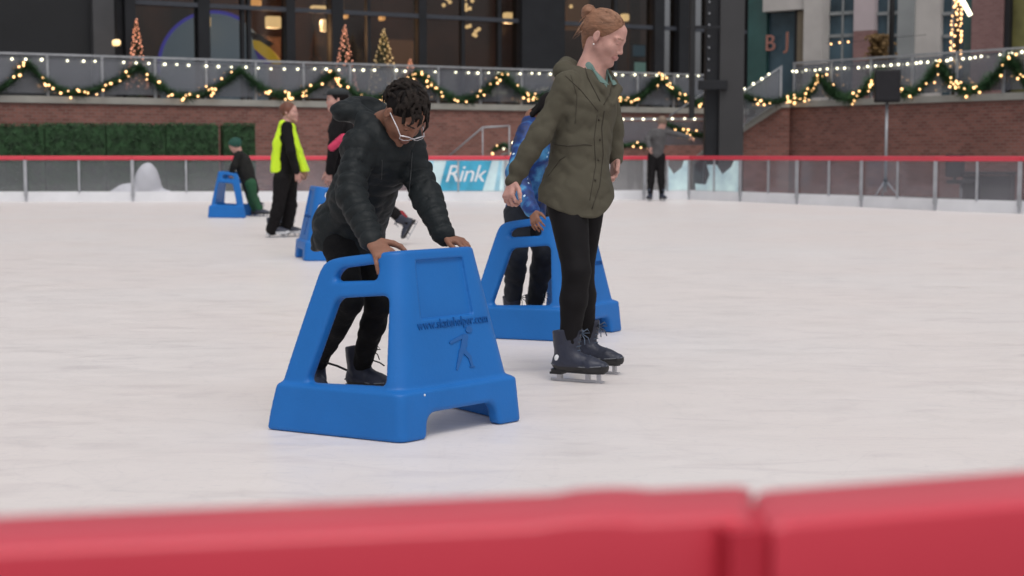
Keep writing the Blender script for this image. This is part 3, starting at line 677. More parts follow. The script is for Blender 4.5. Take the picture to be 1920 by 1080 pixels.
# white mound in place of a reflection
# ================================================================== soft volumes: distance fields meshed by surface nets
def V(*a): return np.array(a if len(a) == 3 else tuple(a[0]), dtype=np.float32)
class Vol:
    def __init__(s, lo, hi, h):
        s.h = h; s.lo = np.array(lo, dtype=np.float32); s.n = np.ceil((np.array(hi) - s.lo)/h).astype(int) + 1
        s.ax = [s.lo[i] + h*np.arange(s.n[i], dtype=np.float32) for i in range(3)]
        s.D = np.full(tuple(s.n), .08, np.float32)
    def apply(s, fn, lo, hi, k=.02, sub=False):
        pad = 0.0 if sub else .05
        a = np.clip(np.floor((np.array(lo)-pad-s.lo)/s.h).astype(int), 0, s.n); b = np.clip(np.ceil((np.array(hi)+pad-s.lo)/s.h).astype(int)+1, 0, s.n)
        if (b <= a).any(): return s
        sl_ = tuple(slice(a[i], b[i]) for i in range(3))
        X = s.ax[0][sl_[0]][:, None, None]; Y = s.ax[1][sl_[1]][None, :, None]; Z = s.ax[2][sl_[2]][None, None, :]
        d = fn(X, Y, Z).astype(np.float32); c = s.D[sl_]
        if sub:
            hh = np.maximum(k - np.abs(c + d), 0)/k if k > 0 else 0; s.D[sl_] = np.maximum(c, -d) + hh*hh*k*.25
        else:
            hh = np.maximum(k - np.abs(c - d), 0)/k if k > 0 else 0; s.D[sl_] = np.minimum(c, d) - hh*hh*k*.25
        return s
    def cone(s, a, b, ra, rb, k=.02, u=None, st=1.0, sub=False, mod=None):
        a = V(a); b = V(b); ab = b-a; l2 = float(ab @ ab) + 1e-9; L = math.sqrt(l2)
        def fn(X, Y, Z):
            px, py, pz = X-a[0], Y-a[1], Z-a[2]; t = np.clip((px*ab[0] + py*ab[1] + pz*ab[2])/l2, 0, 1)
            vx, vy, vz = px-t*ab[0], py-t*ab[1], pz-t*ab[2]; r = ra + (rb-ra)*t
            if mod: r = r + mod(t, L)
            if u is not None:
                c = (1/st - 1)*(vx*u[0] + vy*u[1] + vz*u[2]); vx = vx + c*u[0]; vy = vy + c*u[1]; vz = vz + c*u[2]
            return np.sqrt(vx*vx + vy*vy + vz*vz) - r
        m = max(ra, rb)*max(1, st) + k + .012
        return s.apply(fn, np.minimum(a, b)-m, np.maximum(a, b)+m, k, sub)
    def chain(s, pts, rs, k=.02, **kw):
        for i in range(len(pts)-1): s.cone(pts[i], pts[i+1], rs[i], rs[i+1], k, **kw)
        return s
    def ell(s, c, rad, k=.02, R=None, sub=False):
        c = V(c); rad = V(*rad); R = np.eye(3) if R is None else R
        def fn(X, Y, Z):
            px, py, pz = X-c[0], Y-c[1], Z-c[2]; q = [(R[i][0]*px + R[i][1]*py + R[i][2]*pz) for i in range(3)]
            k0 = np.sqrt(sum((q[i]/rad[i])**2 for i in range(3))) + 1e-6; k1 = np.sqrt(sum((q[i]/rad[i]**2)**2 for i in range(3))) + 1e-6
            return k0*(k0-1)/k1
        m = max(rad) + k + .005
        return s.apply(fn, c-m, c+m, k, sub)
    def cut(s, p, n, k=.004, wave=None):
        """remove everything on the side n points to"""
        p = V(p); n = V(n); n = n/np.linalg.norm(n)
        def fn(X, Y, Z):
            d = (X-p[0])*n[0] + (Y-p[1])*n[1] + (Z-p[2])*n[2]
            if wave: d = d + wave(X, Y, Z)
            return -d
        return s.apply(fn, s.lo-1, s.lo+s.n*s.h+1, k, True)
    def folds(s, amp, scale, seed=0, dirs=None, warp=1.2, zf=1.0):
        m = np.abs(s.D) < .035; I = np.nonzero(m); rg = np.random.RandomState(seed)
        p = [s.ax[i][I[i]] for i in range(3)]; p[2] = p[2]*zf; f = 0
        for j in range(5):
            a = rg.normal(size=3); a /= np.linalg.norm(a); b = rg.normal(size=3) if dirs is None else np.array(dirs[j % len(dirs)]) + rg.normal(size=3)*.35
            b /= np.linalg.norm(b); sc = scale*rg.uniform(.6, 1.7)
            wv = np.sin((p[0]*a[0] + p[1]*a[1] + p[2]*a[2])*sc*.7 + rg.uniform(0, 6))*warp + np.sin((p[0]*a[2] + p[1]*a[0] - p[2]*a[1])*sc*1.3 + j)*.6*warp
            f = f + (1 - np.abs(np.sin((p[0]*b[0] + p[1]*b[1] + p[2]*b[2])*sc*.5 + wv))*1.6)*.45
        s.D[I] += (amp*f).astype(np.float32); return s
    def nets(s):
        D = s.D; D[0] = D[-1] = .08; D[:, 0] = D[:, -1] = .08; D[:, :, 0] = D[:, :, -1] = .08
        I = D < 0; cnt = np.zeros(tuple(s.n-1), np.int8)
        cs = [(a, b, c) for a in (0, 1) for b in (0, 1) for c in (0, 1)]
        nx, ny, nz = s.n-1
        for a, b, c in cs: cnt += I[a:nx+a, b:ny+b, c:nz+c]
        act = np.nonzero((cnt > 0) & (cnt < 8)); ci = np.stack(act, 1)
        val = {q: D[act[0]+q[0], act[1]+q[1], act[2]+q[2]] for q in cs}
        acc = np.zeros((len(ci), 3)); num = np.zeros(len(ci))
        for q in cs:
            for ax in range(3):
                if q[ax] == 0:
                    r = list(q); r[ax] = 1; v0, v1 = val[q], val[tuple(r)]; x = (v0 < 0) != (v1 < 0)
                    t = np.where(x, v0/np.where(x, v0-v1, 1), 0); pt = np.tile(np.array(q, float), (len(ci), 1)); pt[:, ax] += t
                    acc += pt*x[:, None]; num += x
        vs = (acc/num[:, None] + ci)*s.h + s.lo
        idx = -np.ones(tuple(s.n-1), np.int32); idx[act] = np.arange(len(ci)); quads = []
        for ax in range(3):
            o1, o2 = (ax+1) % 3, (ax+2) % 3
            sl0 = [slice(None)]*3; sl1 = [slice(None)]*3; sl0[ax] = slice(0, -1); sl1[ax] = slice(1, None)
            x = I[tuple(sl0)] != I[tuple(sl1)]; e = np.stack(np.nonzero(x), 1)
            e = e[(e[:, o1] > 0) & (e[:, o2] > 0) & (e[:, o1] < s.n[o1]-1) & (e[:, o2] < s.n[o2]-1)]
            d1 = np.zeros(3, int); d1[o1] = 1; d2 = np.zeros(3, int); d2[o2] = 1
            q = np.stack([idx[tuple((e-d1-d2).T)], idx[tuple((e-d2).T)], idx[tuple(e.T)], idx[tuple((e-d1).T)]], 1)
            fl = ~I[tuple(e.T)]; q[fl] = q[fl][:, ::-1]; quads.append(q)
        return vs, np.concatenate(quads)
    def obj(s, name, mats, parent=None, base=(0, 0, 0), region=None):
        vs, q = s.nets(); s.D = None
        me = bpy.data.meshes.new(name); b = np.array(base, float)
        me.vertices.add(len(vs)); me.vertices.foreach_set('co', (vs - b).astype(np.float32).ravel())
        me.loops.add(len(q)*4); me.loops.foreach_set('vertex_index', q.astype(np.int32).ravel()); me.polygons.add(len(q))
        me.polygons.foreach_set('loop_start', np.arange(0, len(q)*4, 4, dtype=np.int32)); me.polygons.foreach_set('loop_total', np.full(len(q), 4, np.int32))
        me.update(); me.validate(); me.shade_smooth()
        mats = mats if isinstance(mats, (list, tuple)) else [mats]
        for m in mats: me.materials.append(m)
        if region is not None:
            c = vs[q].mean(1); me.polygons.foreach_set('material_index', region(c).astype(np.int32)); me.update()
        o = bpy.data.objects.new(name, me); COL.objects.link(o)
        if parent: o.parent = parent
        else: o.location = base
        return o
def rot_rows(f, up=(0, 0, 1)):
    """rows right, forward, up for a forward direction"""
    f = Vector(f).normalized(); r = f.cross(Vector(up)).normalized(); u = r.cross(f)
    return np.array([tuple(r), tuple(f), tuple(u)], dtype=float)

# white mound added in place of a reflection in the clear boards
M_mound = mat('mound_white', (.78, .79, .82), .8, .04, 4, .4, 20, sss=.0)
c0 = P(275, 290, 35.0); s0 = 35.0/F_PX
vol = Vol((c0.x-1.9, 33.9, -.1), (c0.x+1.0, 35.9, 1.1), .035)
vol.ell((c0.x+.02, 34.95, .2), (.30, .35, .62), .1).ell((c0.x-.35, 35.0, .05), (.50, .42, .30), .1).ell((c0.x-.9, 35.0, 0), (.6, .4, .16), .1).ell((c0.x+.3, 35, 0), (.5, .4, .2), .1)
vol.folds(.012, 14, 3)
o = vol.obj('reflection_mound', M_mound, None, (c0.x, 34.95, 0)); tag(o, 'rounded white mound standing in for a reflection in the clear boards at left', 'mound')
# music cart
Yc = 30.6
p = P(1868, 290, Yc); t = empty('equipment_cart', (p.x, p.y+.6, 0), R_(-28), 'dark equipment table and stool behind the boards at far right', 'cart')
MB().box(-.45, .55, -.25, .25, .60, .66, b=.01).build('table_top', M_black, t)
for sx in (-.4, .5):
    for sy in (-.2, .2): MB().box(sx-.02, sx+.02, sy-.02, sy+.02, 0, .598).build('leg', M_black, t)
MB().box(-.40, .50, -.2, .2, .08, .58, b=.02).build('case', M_dark2, t)
t = empty('office_chair', (p.x-.55, p.y+.45, 0), R_(20), 'dark high backed chair beside the equipment table at far right', 'chair')
MB().box(-.22, .22, -.2, .2, .42, .5, b=.02).build('seat', M_black, t); MB().box(-.22, .22, .18, .24, .55, 1.0, b=.02).build('backrest', M_black, t)
MB().box(-.03, .03, .19, .23, .45, .56).build('bracket', M_black, t); MB().tube([(0, 0, .06), (0, 0, .42)], .03, 8).build('column', M_steel, t)
for k in range(5): a = k*math.tau/5; MB().tube([(0, 0, .1), (math.cos(a)*.26, math.sin(a)*.26, .03)], .02, 6).build('leg', M_black, t)

# ================================================================== blue skating aids
TAN = math.tan(R_(13)); WF = .305
def smin_(a, b, k): h = np.maximum(k-np.abs(a-b), 0)/k; return np.minimum(a, b) - h*h*k*.25
def smax_(a, b, k): return -smin_(-a, -b, k)
def rpoly(U, W, pts, r):
    """signed distance to a convex polygon (counter-clockwise) with corners rounded by r"""
    d = None
    for (a, b), (c, e) in zip(pts, pts[1:] + pts[:1]):
        nx, ny = e-b, a-c; l = math.hypot(nx, ny); q = ((U-a)*nx + (W-b)*ny)/l
        d = q if d is None else smax_(d, q, r*1.6)
    return d
def build_aid_mesh():
    v = Vol((-.54, -.07, -.04), (.54, .62, .72), .0054)
    X = v.ax[0][:, None, None]; Y = v.ax[1][None, :, None]; Z = v.ax[2][None, None, :]
    AX = np.abs(X); lz = np.clip((Z-.172)/.49, -.05, 1.1)
    led = 1/(1+np.exp(-(Z-.172)/.0026))                         # ledge step
    flare = .014*(1 - np.clip(Z/.17, 0, 1))
    xo = WF + Y*TAN - led*(.022 + .105*np.clip(lz, 0, 1.1)) + (1-led)*flare
    yf = led*(.022 + .095*np.clip(lz, 0, 1.1)) - (1-led)*flare
    yb = .555 - led*(.028 + .085*np.clip(lz, 0, 1.1)) + (1-led)*flare*.5
    ztop = .668 - .055*np.clip((Y-.14)/.32, 0, 1.2)
    outer = smax_((AX - xo)*.97, yf - Y, .034 + .03*led); outer = smax_(outer, (Y - yb), .018)
    outer = smax_(outer, Z - ztop, .024)
    # round the rear top corner
    outer = smax_(outer, rpoly(Y+0*Z, Z+0*Y, [(-.3, -.2), (.62, -.2), (.535, .175), (.437, .60), (.40, .632), (.12, .668), (-.3, .70)], .02), .01)
    th = .047 + .012*(1-led)
    inner = smax_((AX - (xo-th))*.97, (yf+th) - Y, .03)
    d = smax_(outer, -inner, .014)
    d = smax_(d, -(Z+.0), .012)
    win = rpoly(Y+0*Z, Z+0*Y, [(.088, .186), (.424, .176), (.350, .482), (.132, .502)], .020)
    d = smax_(d, -win, .016)
    slot = rpoly(Y+0*Z, Z+0*Y, [(.185, .553), (.375, .541), (.357, .588), (.200, .612)], .018)
    d = smax_(d, -slot, .018)
    # shallow pressed panel between slot and window
    arch = rpoly(X+0*Z, Z+0*X, [(-.215, -.2), (.215, -.2), (.175, .088), (-.175, .088)], .03)
    arch = smax_(arch, Y-.16, .02); d = smax_(d, -arch, .02)
    # the rear of each side base has a small foot cut
    # recess on the front
    rec = rpoly(X+0*Z, Z+0*X, [(-.135, .412), (.135, .412), (.122, .622), (-.122, .622)], .008)
    rec = np.maximum(np.maximum(rec, -(outer + .013)), Y-.2); d = smax_(d, -rec, .004)
    v.D = np.clip(d, -.08, .08).astype(np.float32) + np.zeros(tuple(v.n), np.float32)
    return v
def front_frame(z):
    lz = (z-.172)/.49; y = .022 + .095*lz; tilt = math.atan(.095/.49); return y, tilt
av = build_aid_mesh()
OY = .28
proto = empty('skating_aid', (0, 0, 0))
ab = av.obj('shell', M_blue, proto, (0, OY, 0))
y, tl = front_frame(.392)
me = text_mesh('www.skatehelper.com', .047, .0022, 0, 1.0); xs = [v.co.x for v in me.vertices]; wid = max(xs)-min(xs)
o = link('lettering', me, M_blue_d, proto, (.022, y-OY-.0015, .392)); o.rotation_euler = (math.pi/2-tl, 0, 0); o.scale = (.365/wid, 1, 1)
m = MB()      # skater pictogram in the front plane (x right, z up)
def capsule2(m, a, b, ra, rb, d=.0035, n=8):
    a = Vector(a); b = Vector(b); dr = (b-a).normalized(); an = math.atan2(dr.y, dr.x); pl_ = []
    for k in range(n+1): t_ = an - math.pi/2 + math.pi*k/n; pl_.append((b.x + math.cos(t_)*rb, b.y + math.sin(t_)*rb))
    for k in range(n+1): t_ = an + math.pi/2 + math.pi*k/n; pl_.append((a.x + math.cos(t_)*ra, a.y + math.sin(t_)*ra))
    m.slab(pl_, -d, .002)
capsule2(m, (.042, .122), (.043, .123), .013, .016, .0035)
capsule2(m, (.022, .092), (.002, .035), .013, .011, .0040)
capsule2(m, (.020, .098), (-.045, .075), .008, .006, .0030)
capsule2(m, (.026, .090), (.020, .050), .006, .005, .0032)
capsule2(m, (-.002, .033), (-.018, -.010), .011, .008, .0036)
capsule2(m, (-.018, -.010), (-.034, -.048), .008, .004, .0029)
capsule2(m, (.006, .033), (.030, -.002), .010, .008, .0033)
capsule2(m, (.030, -.002), (.036, -.045), .008, .005, .0028)
capsule2(m, (.028, -.047), (.046, -.047), .003, .003, .0025)
M_blue_e = mat('shade_blue_emblem', (.010, .105, .35), .45, .05)  # dimmer blue paints in the shade that marks out the embossed figure
y, tl = front_frame(.262); o = m.build('emblem', M_blue_e, proto); o.scale = (1.15, 1, .80); o.location = (.045, y-OY-.001, .262); o.rotation_euler = (-tl, 0, 0)
m = MB().ball((0, 0, 0), .0045, 8, (1, .4, 1)); o = m.build('rivet', M_print, proto); o.location = (-.19, -.0-OY-.001, .155)
def place_aid(x, y, phi, label, sc=1.012):
    t = proto if not place_aid.n else proto.copy()
    if place_aid.n:
        COL.objects.link(t)
        for ch in proto.children:
            c = ch.copy(); COL.objects.link(c); c.parent = t
    place_aid.n += 1; t.location = (x, y, .001); t.rotation_euler = (0, 0, R_(phi)); t.scale = (sc, sc, sc)
    tag(t, label, 'skating aid', 'blue plastic skating aids'); return t
place_aid.n = 0
place_aid(-.389, 5.725, 48, 'large blue plastic skating aid in front, pushed by the boy in the black puffer jacket', 1.0)
place_aid(.211, 8.658, 57, 'blue plastic skating aid behind the olive jacket woman, held by the child in blue')
place_aid(-1.749, 14.94, -74, 'blue plastic skating aid half hidden behind the black puffer jacket', 1.06)
place_aid(-4.50, 24.95, -93, 'small distant blue plastic skating aid held by the child in green', 1.12)

# ================================================================== people
def skinmat(name, c): return mat(name, c, .58, .13, 22, .15, 160, spec=.32, sss=.08, detail=6)
M_skinA = skinmat('fair_skin', (.52, .29, .245)); M_lipA = mat('rosy_lip', (.43, .20, .18), .5, .05); M_browA = mat('light_brow', (.30, .16, .12), .7, .1)
M_skinB = skinmat('brown_skin', (.25, .118, .078)); M_lipB = mat('brown_lip', (.20, .085, .065), .45, .05); M_browB = mat('dark_brow', (.015, .010, .008), .8, .1)
M_eye = mat('eye_white', (.40, .36, .34), .3, .02); M_iris = mat('dark_iris', (.03, .03, .035), .2, .02)
M_hairA = mat('strawberry_blond_hair', (.25, .125, .075), .55, .35, 14, .35, 60, stretch=(1, 1, 5), spec=.3); M_hairB = mat('black_hair', (.010, .008, .008), .75, .3, 40, spec=.15)
M_hairA2 = mat('hair_strand', (.33, .18, .115), .5, .4, 60, spec=.3); M_hairC = mat('auburn_hair', (.14, .05, .03), .6, .3, 20)
M_olive = mat('olive_cotton', (.087, .079, .058), .9, .10, 5, .12, 160, spec=.2)
M_olive_d = mat('olive_seam', (.045, .038, .027), .9, .1)
M_shirt = mat('sage_shirt', (.14, .23, .21), .85, .12, 8, .2, 80)
M_puff = mat('black_puffer', (.012, .0155, .0175), .58, .2, 5, .2, 120, spec=.22)
M_jean = mat('black_denim', (.008, .008, .009), .85, .3, 12, .3, 90, spec=.15); M_legg = mat('black_legging', (.010, .009, .010), .75, .2, 8, spec=.15)
M_boot = mat('navy_boot_leather', (.023, .027, .048), .5, .2, 10, .15, 60); M_sole = mat('black_sole', (.012, .012, .014), .5, .1); M_trim = mat('grey_boot_trim', (.13, .14, .16), .6, .1)
M_lace = mat('blue_grey_lace', (.08, .11, .16), .8, .2); M_blade = mat('skate_blade', (.5, .5, .53), .4, .1, metal=.5); M_laceb = mat('black_lace', (.01, .01, .012), .8, .1)
M_vest = mat('yellow_vest', (.62, .90, .02), .7, .06, 4); M_blackc = mat('black_cloth', (.011, .010, .011), .9, .2, 6, .2, 60, spec=.15)
M_greyc = mat('grey_knit', (.085, .082, .085), .95, .15, 10, .3, 80); M_pink = mat('pink_fabric', (.55, .035, .10), .7, .1, 5)
M_kidg = mat('dark_green_grey_cloth', (.018, .018, .017), .9, .3, 5, spec=.2); M_green2 = mat('bright_green_cloth', (.012, .075, .03), .8, .3, 4); M_teal2 = mat('teal_hat', (.012, .075, .055), .8, .3, 4)
M_redc = mat('dark_red_cloth', (.30, .02, .03), .85, .2, 4)
def galaxy():
    m = mat('galaxy_print', (.02, .06, .30), .6, .3, 4); t = m.node_tree; b = t.nodes['Principled BSDF']; tc = t.nodes.new('ShaderNodeTexCoord')
    n = t.nodes.new('ShaderNodeTexNoise'); n.inputs['Scale'].default_value = 9; n.inputs['Detail'].default_value = 5
    r = t.nodes.new('ShaderNodeValToRGB'); e = r.color_ramp.elements; e[0].position = .36; e[0].color = (.005, .010, .050, 1); e[1].position = .72; e[1].color = (.10, .42, .72, 1)
    q = e.new(.52); q.color = (.006, .045, .22, 1); t.links.new(tc.outputs['Object'], n.inputs['Vector']); t.links.new(n.outputs[0], r.inputs[0])
    vo = t.nodes.new('ShaderNodeTexVoronoi'); vo.inputs['Scale'].default_value = 17; t.links.new(tc.outputs['Object'], vo.inputs['Vector'])
    lt = t.nodes.new('ShaderNodeMath'); lt.operation = 'LESS_THAN'; lt.inputs[1].default_value = .12; t.links.new(vo.outputs['Distance'], lt.inputs[0])
    mx = t.nodes.new('ShaderNodeMix'); mx.data_type = 'RGBA'; t.links.new(lt.outputs[0], mx.inputs[0]); t.links.new(r.outputs[0], mx.inputs[6]); mx.inputs[7].default_value = (.6, .8, .95, 1)
    t.links.new(mx.outputs[2], b.inputs['Base Color']); return m
M_galaxy = galaxy()

def head(v, C, Rm, s):
    """Rm rows right, forward, up"""
    C = np.array(tuple(C)); W = lambda x, y, z: C + (x*Rm[0] + y*Rm[1] + z*Rm[2])*s
    v.ell(W(0, -.018, .036), (.072*s, .092*s, .078*s), .02, Rm); v.ell(W(0, .028, -.034), (.056*s, .060*s, .076*s), .03, Rm)
    v.ell(W(0, .072, -.100), (.020*s, .019*s, .017*s), .028*s, Rm)
    v.cone(W(0, .072, .014), W(0, .066, .052), .021*s, .022*s, .03)
    for q in (-1, 1):
        v.cone(W(q*.048, .004, -.05), W(q*.014, .058, -.098), .017*s, .015*s, .02)
        v.ell(W(q*.036, .056, -.030), (.024*s, .024*s, .024*s), .025, Rm)
        v.cone(W(q*.046, .070, .018), W(q*.014, .083, .017), .009*s, .010*s, .012)
        v.ell(W(q*.031, .094, -.004), (.017*s, .014*s, .011*s), .012, Rm, sub=True)
        v.ell(W(q*.031, .071, -.003), (.0135*s, .0135*s, .0125*s), .003, Rm)
        v.ell(W(q*.077, -.012, -.008), (.009*s, .016*s, .027*s), .008, Rm)
        v.ell(W(q*.087, -.008, -.004), (.007*s, .009*s, .017*s), .006, Rm, sub=True)
        v.ell(W(q*.012, .092, -.041), (.0065*s, .009*s, .006*s), .006, Rm)
    v.cone(W(0, .082, .004), W(0, .102, -.034), .0080*s, .0085*s, .011)
    v.ell(W(0, .087, -.066), (.024*s, .011*s, .011*s), .008, Rm)
    v.ell(W(0, .089, -.061), (.019*s, .011*s, .005*s), .003, Rm); v.ell(W(0, .087, -.073), (.017*s, .011*s, .0055*s), .003, Rm)
    v.ell(W(0, .103, -.067), (.021*s, .010*s, .0016*s), .003, Rm, sub=True)
    def region(c):
        down = Rm[1][2] < -.2
        q = (c - C) @ Rm.T / s; x, y, z = q[:, 0], q[:, 1], q[:, 2]; out = np.zeros(len(c))
        out[(np.abs(x) < .024) & (y > .07) & (z < -.0575) & (z > -.0785 + np.abs(x)*.25)] = 1
        out[(np.abs(np.abs(x)-.031) < .018) & (y > .06) & (z > .0175) & (z < .0245)] = 2
        out[(np.abs(np.abs(x)-.031) < .012) & (y > .07) & (z < .0035) & (z > -.0075)] = 3
        out[(np.abs(np.abs(x)-.031) < .0055) & (y > .07) & (z < .0035) & (z > -.0075)] = 4
        if down: out[(out == 3) | (out == 4)] = 0; out[(np.abs(np.abs(x)-.031) < .0135) & (y > .065) & (z <= -.0035 - np.abs(np.abs(x)-.031)*.15) & (z > -.0075)] = 2
        out[(out == 0) & (not down) & (np.abs(np.abs(x)-.031) < .014) & (y > .065) & (z <= .0062) & (z > .003)] = 2
        return out
    return W, region
def hand(v, wr, d, nrm, s=1.0, side=1, curl=(.35, .45, .3), spread=.09, thumb=.7, curls=None):
    """wr wrist, d towards the knuckles, nrm out of the back of the hand, side=+1 when the thumb is at d x nrm"""
    d = Vector(d).normalized(); nrm = Vector(nrm); nrm = (nrm - d*nrm.dot(d)).normalized(); t = d.cross(nrm)*side; wr = Vector(wr)
    pl_ = .082*s
    v.cone(wr - d*.02, wr + d*.02*s, .024*s, .024*s, .01, u=tuple(nrm), st=.75)
    for q in (-.024, -.008, .008, .024): v.cone(wr + d*.012*s + t*q*.6*s, wr + d*pl_ + t*q*1.05*s, .0125*s, .0115*s, .010)
    v.cone(wr + d*.03*s + t*.012*s - nrm*.006*s, wr + d*.06*s + t*.02*s - nrm*.006*s, .014*s, .012*s, .012)
    for i, (q, ln, r) in enumerate(((.030, .074, .0092), (.010, .083, .0095), (-.011, .077, .0090), (-.030, .060, .0080))):
        p = wr + d*(pl_ + (.003 if i in (1, 2) else -.004)*s) + t*q*s; ang = 0; cc = curls[i] if curls else curl
        sp_ = spread*(1.5-i); dd = (d + t*math.tan(sp_)).normalized()
        for j, f in enumerate((.46, .30, .24)):
            ang += cc[j]; e = dd*math.cos(ang) - nrm*math.sin(ang); p2 = p + e*ln*f*s
            v.cone(p, p2, r*(1-.09*j)*s, r*(1-.09*(j+1))*s, .0035); p = p2
    p = wr + d*.024*s + t*.026*s; e1 = (d*.75 + t*thumb - nrm*.30).normalized(); p2 = p + e1*.038*s
    v.cone(p, p2, .0135*s, .0110*s, .008); e2 = (d*.9 + t*thumb*.55 - nrm*.25).normalized(); p3 = p2 + e2*.028*s; v.cone(p2, p3, .0108*s, .0098*s, .004)
    v.cone(p3, p3 + (d + t*thumb*.25 - nrm*.3).normalized()*.022*s, .0098*s, .008*s, .004)

def skate(parent, base, ank, fwd, s=1.0, mb=M_boot, lace=M_lace, h=.006, badge=False, tilt=0.0, mblade=M_blade, msole=M_sole, hang=None):
    """ice skate: ank = ankle joint, sole .055 above the ice"""
    f = Vector((fwd[0], fwd[1], fwd[2] if len(fwd) > 2 else 0)).normalized(); upv = Vector((0, 0, 1)); r = f.cross(upv).normalized(); u = r.cross(f)
    A = Vector(ank)
    if abs(f.z) < .01: A.z = .107*s + .001      # stands on its blade
    z0 = A - u*.062*s
    W = lambda x, y, z: z0 + r*x*s + f*y*s + u*z*s
    lo = [min(W(x, y, z)[i] for x in (-.08, .08) for y in (-.12, .24) for z in (-.03, .25)) - .02 for i in range(3)]
    hi = [max(W(x, y, z)[i] for x in (-.08, .08) for y in (-.12, .24) for z in (-.03, .25)) + .02 for i in range(3)]
    v = Vol(lo, hi, h); ru = tuple(r)
    v.cone(W(0, -.035, .035), W(0, .02, .04), .042*s, .040*s, .02); v.cone(W(0, .02, .042), W(0, .115, .026), .042*s, .034*s, .02, u=ru, st=1.05)
    v.cone(W(0, .115, .026), W(0, .162, .024), .038*s, .029*s, .02, u=ru, st=1.12)
    v.cone(W(0, -.016, .05), W(0, -.022, .195), .044*s, .056*s, .02); v.cone(W(0, .0, .06), W(0, .022, .19), .040*s, .040*s, .02)
    v.cone(W(0, .03, .06), W(0, .10, .04), .030*s, .026*s, .02)
    v.cut(W(0, 0, .002), -u, .004); v.cut(W(0, -.01, .188), u - f*.18, .008)
    v.folds(.0012, 70, 4)
    zz, uu = np.array(tuple(z0)), np.array(tuple(u)); ff = np.array(tuple(f))
    def breg(c):
        q = (c-zz) @ uu/s; y = (c-zz) @ ff/s
        return np.where(q < .024 + .10*np.maximum(0, y-.10) + .12*np.maximum(0, -.02-y), 1, 0)
    b = v.obj('boot', [mb, msole], parent, base, breg)
    # sole, a rim of trim, blade and stanchions
    o = Vector(base); m = MB()
    out = [(-.036, -.075), (-.040, -.03), (-.033, .02), (-.040, .08), (-.043, .125), (-.032, .165), (-.012, .190), (.012, .190), (.032, .165), (.043, .125), (.040, .08), (.033, .02), (.040, -.03), (.036, -.075), (.018, -.088), (-.018, -.088)]
    def plate(z0_, z1_, k, mt, nm):
        m = MB(); n = len(out); vs = [W(x*k, y*(1+(k-1)*.5), z0_) for x, y in out] + [W(x*k, y*(1+(k-1)*.5), z1_) for x, y in out]
        m.add(vs, [tuple(range(n)), tuple(range(2*n-1, n-1, -1))] + [(i, i+n, (i+1) % n+n, (i+1) % n) for i in range(n)]); return m.build(nm, mt, b, origin=o)
    plate(-.004, .008, .80, msole, 'sole')
    m = MB(); zt_ = lambda y: .026 + .10*max(0, y-.10) + .12*max(0, -.02-y)
    o2_ = [(x, y*(.86 if y < -.02 else .985)) for x, y in out]; m.tube([W(x, y, zt_(y)) for x, y in o2_ + o2_[:1]], .0026*s, 5); m.build('trim', M_trim, b, origin=o)
    m = MB(); vs = [W(x, y, z) for z in (-.014, -.0045) for x, y in ((-.026, -.080), (.026, -.080), (.028, -.022), (-.028, -.022))]; m.add(vs, [(0, 3, 2, 1), (4, 5, 6, 7), (0, 1, 5, 4), (1, 2, 6, 5), (2, 3, 7, 6), (3, 0, 4, 7)]); m.build('heel', msole, b, origin=o)
    m = MB(); th = .004*s
    def bx_(y0, y1, za, zb, hw): 
        vs = [W(x, y, z) for z in (za, zb) for x, y in ((-hw, y0), (hw, y0), (hw, y1), (-hw, y1))]; m.add(vs, [(0, 3, 2, 1), (4, 5, 6, 7), (0, 1, 5, 4), (1, 2, 6, 5), (2, 3, 7, 6), (3, 0, 4, 7)])
    bx_(-.085, .160, -.045, -.034, .0035); bx_(-.052, -.030, -.034, -.0142, .011); bx_(.085, .103, -.034, -.0042, .010); bx_(.138, .155, -.034, -.0042, .007)
    m.add([W(-.0035, .160, -.045), W(.0035, .160, -.045), W(.0035, .176, -.036), W(-.0035, .176, -.036), W(-.0035, .160, -.034), W(.0035, .160, -.034)], [(0, 1, 2, 3), (3, 2, 5, 4), (0, 3, 4), (1, 5, 2)])
    m.build('blade', mblade, b, origin=o)
    m = MB()
    for k in range(5):
        y, z = .105 - .018*k, .066 + .002*k; m.tube([W(-.026, y-.006, z-.010), W(0, y, z+.008), W(.026, y-.006, z-.010)], .0026*s, 5)
    for k in range(5):
        y, z = .044 + .001*k, .088 + .019*k; m.tube([W(-.034, y-.020, z), W(0, y+.014, z+.008), (W(.034, y-.020, z))], .0026*s, 5)
    for sx in (-1, 1): m.tube([W(0, .060, .172), W(sx*.025, .080, .188), W(sx*.040, .085, .170), W(sx*.012, .064, .170)], .0028*s, 5); m.tube([W(0, .060, .172), W(sx*.02, .085, .15), W(sx*.028, .09, .125)], .0026*s, 5)
    m.build('laces', lace, b, origin=o)
    if badge: m = MB().ball((0, 0, 0), .017, 12, (1, .25, 1)); q = m.build('badge', M_print, b); q.location = W(.041, -.034, .060) - o; q.rotation_euler = (0, 0, math.atan2(r.y, r.x) + math.pi/2)
    return b

